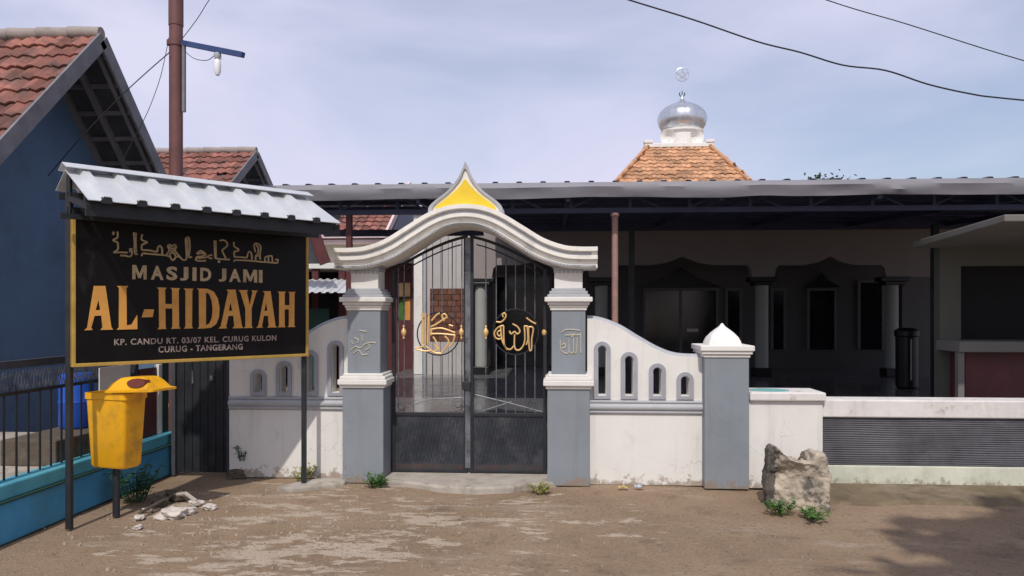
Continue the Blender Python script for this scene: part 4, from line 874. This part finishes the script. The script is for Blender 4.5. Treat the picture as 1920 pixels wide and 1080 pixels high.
# columns with black capitals and plinths
for px in (901, 1128, 1431, 1677):
    x = X_(px, MY); zc = zcap
    cl = MB().tube([(x, MY+.11, TZ+.16), (x, MY+.11, zc-.16)], .125, 24).build('column', 'column', ms, smooth=True)
    MB().box(x-.27, x+.27, MY-.06, MY+.28, zc-.09, zc-.001).box(x-.19, x+.19, MY-.06, MY+.28, zc-.16, zc-.09).build('capital', 'black_trim', cl, bevel=.012)
    MB().box(x-.17, x+.17, MY-.06, MY+.28, TZ, TZ+.16).build('base', 'black_trim', cl, bevel=.012)
# porch back wall with doors and windows
BYY = 9.9
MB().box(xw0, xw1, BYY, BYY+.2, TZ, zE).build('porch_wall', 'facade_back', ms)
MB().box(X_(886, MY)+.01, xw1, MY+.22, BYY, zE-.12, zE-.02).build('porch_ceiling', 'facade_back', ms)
def opening(name, a, b, yt, yb, ped=None, two=False):
    x0, x1 = X_(a, BYY), X_(b, BYY); z0, z1 = max(TZ+.01, onY(a, yb, BYY).z), onY(a, yt, BYY).z
    f = MB(); fw = .06
    f.box(x0-fw, x0, BYY-.05, BYY-.002, z0, z1).box(x1, x1+fw, BYY-.05, BYY-.002, z0, z1).box(x0-fw, x1+fw, BYY-.055, BYY-.002, z1, z1+fw)
    if two: c = (x0+x1)/2; f.box(c-.03, c+.03, BYY-.045, BYY-.003, z0, z1-.002)
    fo = f.build(name, 'door_trim', ms)
    MB().box(x0, x1, BYY-.03, BYY-.006, z0, z1-.003).build('pane', 'glass_dark', fo)
    if ped:
        zp = onY(a, ped, BYY).z; MB().plateXZ([(x0-.15, z1+fw+.01), (x1+.15, z1+fw+.01), (x0+(x1-x0)*.72, (z1+zp)/2+.04), ((x0+x1)/2, zp), (x0+(x1-x0)*.28, (z1+zp)/2+.04)], BYY-.06, BYY-.002).build('pediment', 'black_trim', fo)
    return fo
dr_ = opening('door', 1210, 1342, 545, 720, 502, True)
x = X_(1288, BYY-.04); zz_ = onY(1298, 622, BYY-.04).z; MB().box(x, X_(1309, BYY-.04), BYY-.045, BYY-.032, zz_, zz_+.07).build('door_plate', 'paper', dr_)
opening('window', 1364, 1386, 545, 668); opening('window', 1449, 1468, 545, 655); opening('window', 1517, 1563, 545, 655, 512); opening('window', 1612, 1652, 530, 655); opening('door', 930, 1030, 520, 720)
# white plank wall with brick lattice left of the first column
x0, x1 = X_(797, MY), X_(884, MY); np_ = 6
bx0, bx1, bz0, bz1 = X_(806, MY), X_(872, MY), onY(840, 640, MY).z, onY(840, 541, MY).z
pk_ = MB()
for i in range(np_):
    a, b = x0+(x1-x0)*i/np_+.004, x0+(x1-x0)*(i+1)/np_-.004; tn = random.random()
    if b <= bx0 or a >= bx1: pk_.box(a, b, MY+.01, MY+.05, TZ, zE, tn)
    else:
        pk_.box(a, b, MY+.01, MY+.05, TZ, bz0, tn); pk_.box(a, b, MY+.01, MY+.05, bz1, zE, tn)
        if a < bx0: pk_.box(a, bx0, MY+.012, MY+.05, bz0, bz1, tn)
        if b > bx1: pk_.box(bx1, b, MY+.012, MY+.05, bz0, bz1, tn)
pkw = pk_.build('plank_wall', 'plank', ms)
MB().box(x0, x1, MY+.06, MY+.2, TZ, zE).build('plank_backing', 'facade', ms)
bl_ = MB(); nrw, ncl = 9, 4
for j in range(nrw):
    for i in range(ncl+1):
        a = bx0+(bx1-bx0)*(i-(.5 if j % 2 else 0))/ncl; b = a+(bx1-bx0)/ncl-.012; a = max(a, bx0+.002); b = min(b, bx1-.002)
        if b-a > .01: z = bz0+(bz1-bz0)*j/nrw; bl_.box(a, b, MY-.005+.012*random.random(), MY+.055, z+.006, z+(bz1-bz0)/nrw-.006, random.random())
bl_.build('brick_lattice', 'brickred', ms)
MB().box(X_(776, MY), x0-.006, MY-.03, MY+.2, TZ, zE).build('corner_post', 'white', ms, bevel=.01)
MB().tube([(x0+.01, MY-.05, TZ), (x0+.01, MY-.05, zE)], .025, 10).build('downpipe', 'lightgrey', ms, smooth=True)
# lower roof, hidden tier wall, upper tiled pyramid
MB().box(xw0-.1, xw1+.3, MY-.1, 21, zE, zE+.12).build('flat_roof', 'facade', ms)
RY = 12.2; pts = {k: onY(a, b, RY) for k, (a, b) in dict(l=(1216, 276), r=(1330, 276)).items()}
ztop = pts['l'].z; fl = onY(1086, 419, MY+.3); frr = onY(1492, 419, MY+.3); zf = (fl.z+frr.z)/2
xa, xb, ya, dep = pts['l'].x, pts['r'].x, RY, pts['r'].x-pts['l'].x
fx0, fx1, fy0 = fl.x, frr.x, MY+.3; by1 = ya+dep; fy1 = by1+(ya-fy0)
rf = MB(); A = [(fx0, fy0), (fx1, fy0), (fx1, fy1), (fx0, fy1)]; B = [(xa, ya), (xb, ya), (xb, by1), (xa, by1)]
for s in range(4):
    p0, p1 = Vector((*A[s], zf)), Vector((*A[(s+1) % 4], zf)); q0, q1 = Vector((*B[s], ztop)), Vector((*B[(s+1) % 4], ztop))
    u = (p1-p0).normalized(); q0p = q0-u*(q0-p0).dot(u)+u*0; up = (q0-p0)-u*(q0-p0).dot(u); lv = up.length; off = (q0-p0).dot(u); offr = (p1-q1).dot(u); lu = (p1-p0).length
    n = u.cross(up).normalized(); n = n if n.z > 0 else -n
    def kp(a, b, off=off, offr=offr, lv=lv, lu=lu): f_ = 1-b/lv; return a > off*f_-.06 and a < lu-offr*f_+.06
    tiled_slope(rf, p0+up, u, -up, lu, lv, n, .2, .26, .026, kp)
    rf.add([p0-n*.01, p1-n*.01, q1-n*.01, q0-n*.01], [(0, 1, 2, 3)])
tr_ = rf.build('tiled_roof', 'tile_orange', ms)
hp = MB()
for s in range(4): hp.tube([(*A[s], zf+.045), (*B[s], ztop+.045)], .05, 8)
hp.build('hip_ridges', 'tile_orange', tr_, smooth=True)
mcx, mcy = (xa+xb)/2, (ya+by1)/2
lp = MB().box(xa-.10, xb+.10, ya-.08, by1+.08, ztop-.02, ztop+.09).build('roof_curb', 'white', ms, bevel=.015)
MB().box(xa-.12, xa+.10, ya-.10, ya+.1, ztop+.09, ztop+.17).box(xb-.10, xb+.12, ya-.10, ya+.1, ztop+.09, ztop+.17).build('curb_corner', 'white', lp, bevel=.01)
def zD(py): return EYE+(HOR-py)/F*(ya+dep/2+D)
sD = (ya+dep/2+D)/F
DX = onY(1279, 230, mcy).x
MB().lathe([(.50, ztop+.085), (.50, zD(256)), (.56, zD(254)), (.56, zD(250)), (.46, zD(249)), (.46, zD(244))], (DX, mcy, 0), 16).build('drum', 'white', ms, smooth=True)
pf = [(35, 249), (40, 243), (43, 236), (44, 228), (42.5, 220), (38, 213), (31, 207), (22, 202), (13, 198), (6, 194), (3, 190), (1.3, 184)]
dm = MB(); n = 12; prof = [(r_*sD*1.02, zD(y)) for r_, y in crom(pf, 4)]; nn = 72; vs = []
for r_, z in prof:
    for j in range(nn):
        a = 2*math.pi*j/nn; sc_ = 1-.022*(1-abs(math.sin(a*n/2)))**6; vs.append((DX+r_*sc_*math.cos(a), mcy+r_*sc_*math.sin(a), z))
k = len(prof)
dm.add(vs, [(i*nn+j, i*nn+(j+1) % nn, (i+1)*nn+(j+1) % nn, (i+1)*nn+j) for i in range(k-1) for j in range(nn)]+[tuple(range(nn))[::-1]])
do = dm.build('dome', 'silver', ms, smooth=True)
fi = MB(); fi.tube([(DX, mcy, zD(190)), (DX, mcy, zD(176))], .012, 8)
fi.tube([(DX+.07*math.cos(R(a)), mcy, zD(181)+.07*math.sin(R(a))) for a in range(150, 391, 20)], .014, 6)
fi.build('crescent', 'iron', do, smooth=True)
fi = MB(); cz = zD(145)
for k in range(5): a0, a1 = R(90+k*144), R(90+(k+1)*144); fi.tube([(DX+.18*math.cos(a0), mcy, cz+.18*math.sin(a0)), (DX+.18*math.cos(a1), mcy, cz+.18*math.sin(a1))], .010, 5)
fi.tube([(DX+.18*math.cos(2*math.pi*i/28), mcy, cz+.18*math.sin(2*math.pi*i/28)) for i in range(28)], .008, 5, closed=True)
fi.tube([(DX, mcy, zD(177)), (DX, mcy, zD(122))], .008, 6); fi.build('finial_star', 'silver', do, smooth=True)
# horn loudspeakers under the dome
def horn(px, ang, label):
    p = onY(px, 258, mcy-.62); t = thing('horn_speaker', label, 'loudspeaker', (p.x, p.y, ztop+.09), 'horn loudspeakers on the mosque roof')
    dirv = Vector((math.sin(ang), -math.cos(ang), 0)); pts = [(0, .03), (.06, .05), (.14, .10), (.20, .18), (.22, .20)]; side = Vector((dirv.y, -dirv.x, 0)); c = Vector((p.x, p.y, p.z))
    mb = MB(); n = 20; vs = []
    for d, r_ in pts:
        for j in range(n): a = 2*math.pi*j/n; vs.append(c+dirv*(d-.12)+side*r_*math.cos(a)+Vector((0, 0, r_*math.sin(a))))
    for d, r_ in ((.20, .165), (.10, .06)):
        for j in range(n): a = 2*math.pi*j/n; vs.append(c+dirv*(d-.12)+side*r_*math.cos(a)+Vector((0, 0, r_*math.sin(a))))
    mb.add(vs, [(i*n+j, i*n+(j+1) % n, (i+1)*n+(j+1) % n, (i+1)*n+j) for i in range(6) for j in range(n)]+[tuple(range(n)), tuple(6*n+j for j in range(n))])
    mb.build('horn', 'white', t, smooth=True); MB().tube([(p.x, p.y, ztop+.09), (p.x, p.y, p.z-.08)], .018, 8).build('stand', 'iron', t)
horn(1254, R(-18), 'left white horn loudspeaker under the silver dome'); horn(1303, R(18), 'right white horn loudspeaker under the silver dome')
# dark bin by the mosque side wall
p = onY(1700, 700, 5.5); wd = MB().lathe([(.13, 0), (.17, .03), (.17, .85), (.19, .87), (.19, .95), (.12, 1.0)], (p.x, 5.5, TZ), 20)
dt = thing('waste_drum', 'tall dark round waste drum standing on the shaded terrace', 'bin', (p.x, 5.5, TZ)); wd.build('body', 'black_trim', dt, smooth=True)
MB().tube([(p.x-.01, 5.5-.178, TZ+.15), (p.x-.01, 5.5-.178, TZ+.82)], .012, 8).build('pale_strip', 'lightgrey', dt, smooth=True)  # pale grey upright strip on the drum front

# ------------------------------------------------------------------ kiosk at the far right
KX = onX(1712, 465, 4.35); KY = 2.2
kk = thing('kiosk', 'grey kiosk with slab awning and counter at the right edge', 'kiosk', (5.6, KY, 0))
zs = KX.z
MB().add([(4.35, .30, zs+.10), (8.6, .30, zs+.10), (8.6, KY, zs), (4.35, KY, zs), (4.35, .30, zs+.17), (8.6, .30, zs+.17), (8.6, KY, zs+.08), (4.35, KY, zs+.08)], [(0,1,2,3),(7,6,5,4),(0,4,5,1),(1,5,6,2),(2,6,7,3),(3,7,4,0)]).build('awning_slab', 'kiosk_slab', kk, bevel=.01)
xk0, xk1 = X_(1762, KY), X_(1802, KY); zc0, zc1 = onY(1800, 660, 1.7).z, onY(1800, 640, 1.7).z
MB().plateXZ([(xk0, 0), (8.6, 0), (8.6, zs), (xk0, zs)], KY+.002, KY+.14, holes=[[(xk1, zc1), (8.2, zc1), (8.2, zs-.22), (xk1, zs-.22)]]).build('wall', 'kiosk', kk)
MB().box(xk1-.1, 8.3, KY+.5, KY+.55, 0, zs).build('inside_wall', 'room_shade', kk)  # near-black colour puts in the shade behind the counter
MB().box(xk0-.05, 8.6, 1.65, KY, zc0, zc1).build('counter', 'kiosk_slab', kk, bevel=.01)
MB().box(xk0+.12, 8.6, 1.85, KY, 0, zc0-.002).build('counter_front', 'maroon', kk)
MB().box(xk0-.04, xk0+.03, 1.70, 1.77, 0, zc0-.002).build('leg', 'kiosk_slab', kk)

# ------------------------------------------------------------------ pole with arm and lamp, wires
PY = .75; px_ = onY(330, 300, PY).x
up = thing('utility_pole', 'red brown steel pole with blue lamp arm behind the board roof', 'pole', (px_, PY, 0))
MB().tube([(px_, PY, 0), (px_, PY, 5.0)], .072, 18).tube([(px_, PY, 4.85), (px_, PY, 6.8)], .078, 18).build('shaft', 'pole', up, smooth=True)
a0, a1 = onY(340, 80, PY), onY(456, 103, PY-.3)
MB().bar(a0, a1, .05, .055).build('arm', 'blue_paint', up)
a0, a1 = onY(345, 82, PY-.02), onY(345, 210, PY-.02); MB().bar(a0, a1, .03, .035).build('batten', 'barge', up)
c0 = onY(322, 80, PY); MB().tube([(px_-.075, PY, c0.z-.03), (px_-.075, PY, c0.z+.03)], .03, 8).tube([(px_, PY, c0.z-.04), (px_, PY, c0.z+.03)], .082, 18).build('clamp', 'pole', up, smooth=True)
c0 = onY(408, 96, PY-.19)
MB().lathe([(.035, 0), (.04, -.03), (.03, -.06)], (c0.x, c0.y, c0.z-.02), 12).tube([(c0.x-.03, c0.y, c0.z-.08), (c0.x+.04, c0.y, c0.z-.08)], .01, 6).build('lamp_socket', 'lightgrey', up, smooth=True)
MB().lathe([(.018, -.06), (.032, -.08), (.036, -.14), (.034, -.20), (.022, -.235), (.006, -.245)], (c0.x, c0.y, c0.z-.02), 16).build('bulb', 'glass_bulb', up, smooth=True)
def cable(pts, r, label, cat='cable'):
    mb = MB(); mb.tube(crom([tuple(p) for p in pts], 6), r, 6); return tag(mb.build('cable', 'wire', smooth=True, org=pts[0]), label, cat)
CYY = 3.0
cable([onY(a, b, CYY) for a, b in ((900, -105), (1060, -40), (1180, 0), (1300, 37), (1420, 78), (1500, 98), (1580, 122), (1660, 132), (1740, 158), (1820, 176), (1880, 184), (2100, 205))], .0105, 'thick black overhead cable sagging across the upper right sky')
cable([onY(a, b, CYY+1) for a, b in ((1300, -92), (1550, 0), (1700, 45), (1880, 102), (2100, 165))], .0075, 'thin dark cable above the thick one in the upper right corner')
cable([onY(a, b, PY-.1) for a, b in ((342, 72), (370, 35), (392, 0), (440, -70))], .004, 'thin wire rising to the right from the pole top')
cable([onY(a, b, PY-.1) for a, b in ((318, 98), (270, 140), (222, 185), (150, 260), (90, 330))], .0055, 'thin black wire from the pole down past the blue gable')
cable([onY(a, b, PY-.05) for a, b in ((316, 75), (302, 140), (285, 190), (268, 228), (230, 300))], .004, 'slack pale wire hanging left of the pole')
cable([onY(a, b, PY-.15) for a, b in ((346, 96), (365, 110), (388, 113), (402, 104))], .004, 'short slack lamp wire under the blue arm')

# ------------------------------------------------------------------ rock, rubble, weeds, litter
def lump(c, sx_, sy_, sz_, seed, name, m, jag=.22, sub=4, shape=None):
    bm = bmesh.new(); bmesh.ops.create_icosphere(bm, subdivisions=sub, radius=1); sd_ = Vector((seed*3.1, seed*1.7, seed))
    for v in bm.verts:
        p = v.co.copy(); q = max(abs(p.x), abs(p.y), abs(p.z)); p = p*(.55+.45/q)                                 # towards a block
        f = 1+jag*noise.noise(p*1.1+sd_)+jag*.55*noise.noise(p*2.7+sd_)+jag*.35*noise.noise(p*6+sd_)
        p = p*f
        if shape: p = shape(p)
        v.co = Vector((p.x*sx_, p.y*sy_, p.z*sz_))
    me = bpy.data.meshes.new(name); bm.to_mesh(me); bm.free(); me.materials.append(M[m]); at = me.attributes.new('tint', 'FLOAT', 'FACE')
    o = bpy.data.objects.new(name, me); col.objects.link(o); o.location = c; return o
rp = onZ(1500, 958, 0)
BYf = rp.y+.05
bo = xzs([(1451,850),(1457,842),(1466,847),(1474,855),(1484,862),(1500,868),(1529,870),(1532,852),(1551,853),(1554,868),(1561,892),(1558,930),(1560,975),(1480,985),(1449,978),(1445,930),(1447,890)], BYf)
bcx, bcz = onY(1497, 915, BYf).x, 0
mb = MB(); lay = []
for y, sh_, lf_ in ((BYf, .93, .07), (BYf+.06, 1.0, .03), (BYf+.26, 1.0, 0), (BYf+.36, .86, 0)):
    lay.append([(bcx+(a-bcx)*sh_, y+(lf_*2.2 if a < bcx-.17 else 0), b*(1 if b > .3 and sh_ > .9 else sh_)) for a, b in bo])
n_ = len(bo); tri = tessellate_polygon([[Vector((a, b, 0)) for a, b in bo]])
mb.add([p for l in lay for p in l], [tuple(q) for q in tri]+[tuple(i+3*n_ for i in q) for q in tri]+[(l*n_+i, l*n_+(i+1) % n_, (l+1)*n_+(i+1) % n_, (l+1)*n_+i) for l in range(3) for i in range(n_)])
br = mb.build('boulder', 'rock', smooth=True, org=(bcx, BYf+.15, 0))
rm = br.modifiers.new('remesh', 'REMESH'); rm.mode = 'VOXEL'; rm.voxel_size = .011; rm.use_smooth_shade = True
for ns, stg in ((.16, .05), (.05, .03), (.018, .012)):
    tx = bpy.data.textures.new('lumps', 'CLOUDS'); tx.noise_scale = ns; tx.noise_depth = 3; dp = br.modifiers.new('rough', 'DISPLACE'); dp.texture = tx; dp.strength = stg; dp.mid_level = .5; dp.texture_coords = 'LOCAL'
tag(br, 'rough broken concrete lump with notched top before the white block post', 'boulder')
tw = MB(); tw.tube(crom([tuple(onY(a, b, BYf+.14)) for a, b in ((1497, 868), (1499, 859), (1505, 857), (1513, 864), (1521, 868))], 4), .009, 7); tag(tw.build('twig', 'bark', smooth=True, org=tuple(onY(1508, 866, BYf+.14))), 'short dark bent twig lying on top of the concrete lump', 'twig')
rub = [(322, 968, .105, 'largest flat white rubble piece before the bin'), (352, 962, .07, 'white rubble piece touching the largest one on its right'), (393, 952, .055, 'small squared white rubble piece nearest the sign footing'), (368, 946, .055, 'grey white rubble piece beside the fallen stick'),
       (262, 972, .045, 'small rubble chip right of the bin pole'), (276, 958, .04, 'tiny rubble chip beside the weed near the bin pole'), (258, 990, .035, 'tiny pale chip below the bin pole')]
for i, (a, b, s, lb) in enumerate(rub):
    p = onZ(a, b, 0); o = lump((p.x, p.y, s*.22), s, s*.75, s*.42, i*2.3+1, 'rubble', 'stone', .45, 3); o.rotation_euler = (0, 0, i*1.3); tag(o, lb, 'rubble', 'rubble pieces by the litter bin')
# darker clods in the shaded corner
for i, (a, b, s, lb) in enumerate(((330, 935, .10, 'dark earth clod in the shade by the turquoise wall'), (447, 893, .10, 'dark clod at the foot of the white wall by the sheet door'), (300, 945, .07, 'small dark clod between bin pole and sheet door'))):
    p = onZ(a, b, 0); tag(lump((p.x, p.y, .02), s, s*.8, s*.6, i*5+9, 'clod', 'bark', .4, 3), lb, 'clod', 'dark clods in the shaded corner')
p, q = onZ(330, 928, .05), onZ(368, 940, .03); st = MB().tube([p, (p+q)/2+Vector((0, 0, .04)), q], .018, 7); tag(st.build('stick', 'concrete', smooth=True, org=p), 'pale stick lying on the rubble by the sheet door', 'stick')
p, q = onZ(262, 962, .04), onZ(330, 925, .05); st = MB().tube([p, (p+q)/2, q], .014, 7); tag(st.build('stick', 'bark', smooth=True, org=p), 'dark stick lying behind the rubble near the bin', 'stick')
# gravel: loose chips over the lane
gv = MB(); random.seed(21)
def gh(x, y): return .018*noise.noise(Vector((x*.7, y*.7, 0)))+.010*noise.noise(Vector((x*2.1, y*2.1, 3)))-.012
def chip(x, y, s):
    c = Vector((x, y, gh(x, y))); a = random.random()*6
    pts = [c+Vector((s*math.cos(a+k*2*math.pi/5)*random.uniform(.6, 1.2), s*math.sin(a+k*2*math.pi/5)*random.uniform(.6, 1.2), -.02)) for k in range(5)]
    tp = [c+(q_-c)*.6+Vector((0, 0, .02+s*random.uniform(.15, .45))) for q_ in pts]
    gv.add(pts+tp, [(5,6,7,8,9)]+[(k, (k+1) % 5, 5+(k+1) % 5, 5+k) for k in range(5)])
for _ in range(900): chip(random.uniform(-4.2, 6), random.uniform(-5.2, -.15), random.uniform(.003, .008))
for _ in range(300): a = random.gauss(-2.5, .75); chip(a, random.gauss(-1.35, .5), random.choice((.006, .008, .011, .02)))
for _ in range(160): chip(random.gauss(-.9, .7), random.gauss(-1.6, .5), random.uniform(.005, .013))
go = gv.build('gravel', 'gravel'); go['kind'] = 'stuff'; go['label'] = 'loose pale gravel chips strewn over the lane'
def weed(c, n, h, spread, m, label, seed, broad=1.0):
    random.seed(seed); t = thing('weed', label, 'weed', tuple(c)); st_, lf = MB(), MB(); c = Vector(c)
    for i in range(n):
        a = random.random()*2*math.pi; r_ = spread*math.sqrt(random.random()); hh = h*random.uniform(.45, 1.0); b = c+Vector((r_*.35*math.cos(a), r_*.35*math.sin(a), -.01)); tp = c+Vector((r_*math.cos(a), r_*math.sin(a), hh))
        st_.tube([b, (b+tp)/2+Vector((0, 0, hh*.12)), tp], .003, 4)
        for k in range(7):
            f_ = random.uniform(.25, 1.05); p = b.lerp(tp, f_)+Vector((0, 0, hh*.08)); az = random.random()*6.28; d = Vector((math.cos(az), math.sin(az), random.uniform(-.3, .5))).normalized(); l = random.uniform(.025, .05)*broad; s_ = d.cross(Vector((0, 0, 1))).normalized()*l*.30; nn_ = s_.cross(d).normalized()*l*.12
            lf.add([p, p+d*l*.5+s_+nn_, p+d*l, p+d*l*.5-s_+nn_, p+d*l*.5], [(0, 1, 4), (1, 2, 4), (2, 3, 4), (3, 0, 4)])
    st_.build('stems', m, t); lf.build('foliage', m, t); return t
weed(onZ(562, 905, 0)+Vector((0, .05, 0)), 22, .16, .16, 'weed_dry', 'yellow green weed at the foot of the sign post', 1)
weed(onZ(703, 912, 0), 24, .12, .13, 'weed', 'bright green weed tuft at the foot of the left gate pillar', 2)
weed(onZ(1012, 922, 0), 14, .09, .10, 'weed_dry', 'small dry weed at the right end of the threshold', 3)
weed(onZ(252, 945, 0)+Vector((-.05, .1, 0)), 34, .33, .22, 'weed_dark', 'leafy dark green weed between bin pole and turquoise wall', 4, 1.5)
weed(onZ(1462, 962, 0), 22, .11, .14, 'weed', 'green weed at the left foot of the concrete lump', 5)
weed(onZ(1520, 972, 0), 26, .07, .18, 'weed', 'low green weed before the right foot of the concrete lump', 6)
weed((onY(455, 870, .18).x, .17, .18), 8, .14, .07, 'weed_dark', 'little sprig growing from the shaded white wall', 8)
weed(onZ(590, 892, 0)+Vector((.02, -.02, 0)), 10, .10, .08, 'weed_dry', 'yellow flowering weed right of the sign post', 9)
def wrapper(a, b, m, label, sd_):
    random.seed(sd_); p = onZ(a, b, 0); mb = MB(); n = 5; vs = [(p.x+(i-2)*.022+random.uniform(-.008, .008), p.y+(j-1)*.024+random.uniform(-.008, .008), .012+random.uniform(0, .035)) for j in range(3) for i in range(n)]
    mb.add(vs, [(j*n+i, j*n+i+1, (j+1)*n+i+1, (j+1)*n+i) for j in range(2) for i in range(n-1)]); o = mb.build('wrapper', m, org=p); sm = o.modifiers.new('thick', 'SOLIDIFY'); sm.thickness = .002; tag(o, label, 'litter')
wrapper(1168, 918, 'litter_y', 'crumpled yellow wrapper at the foot of the right curved wall', 4); wrapper(1198, 918, 'litter_b', 'crumpled pale blue wrapper right of the yellow one', 6)

# ------------------------------------------------------------------ trees behind the roofs and, for shade, behind the viewpoint
def tree(c, h, rad, label, seed, nl=2600, ls=.10):
    random.seed(seed); t = thing('tree', label, 'tree', tuple(c), 'trees behind the mosque'); c = Vector(c); tk = MB(); tk.tube([c, c+Vector((.1, 0, h*.45)), c+Vector((0, .1, h*.85))], .16, 8, r1=.03); tips = []
    for i in range(14):
        b = c+Vector((0, 0, h*random.uniform(.4, .8))); a = random.random()*6.28; e = c+Vector((rad*.8*math.cos(a)*random.uniform(.4, 1), rad*.8*math.sin(a)*random.uniform(.4, 1), h*random.uniform(.6, .98))); tk.tube([b, b.lerp(e, .5)+Vector((0, 0, .1)), e], .045, 6, r1=.012); tips.append(e)
    tk.build('trunk', 'bark', t, smooth=True); lf = MB()
    for i in range(nl):
        q = random.choice(tips+[c+Vector((0, 0, h*.8))]*2); p = q+Vector((random.gauss(0, rad*.2), random.gauss(0, rad*.2), random.gauss(0, rad*.16))); d = Vector((random.gauss(0, 1), random.gauss(0, 1), random.gauss(-.2, .6))).normalized(); s = ls*random.uniform(.7, 1.4); sd_ = d.cross(Vector((random.random(), random.random(), 1))).normalized()*s*.35
        lf.add([p, p+d*s*.5+sd_, p+d*s, p+d*s*.5-sd_], [(0, 1, 2, 3)])
    lf.build('crown', 'leaf', t)
pt = onY(1535, 318, 24); tree((pt.x, 24, 0), pt.z-.32, 1.2, 'tree whose sparse tip just shows above the canopy right of the dome', 11, 6000, .12)
tree((4.55, -7.75, 0), 6.2, 2.6, 'unseen leafy tree added behind the viewpoint to cast shade on the lane', 12, 16000, .46)  # unseen tree, added for the shade it casts on the lane
for o in list(bpy.data.objects):
    if '_org' in o: del o['_org']
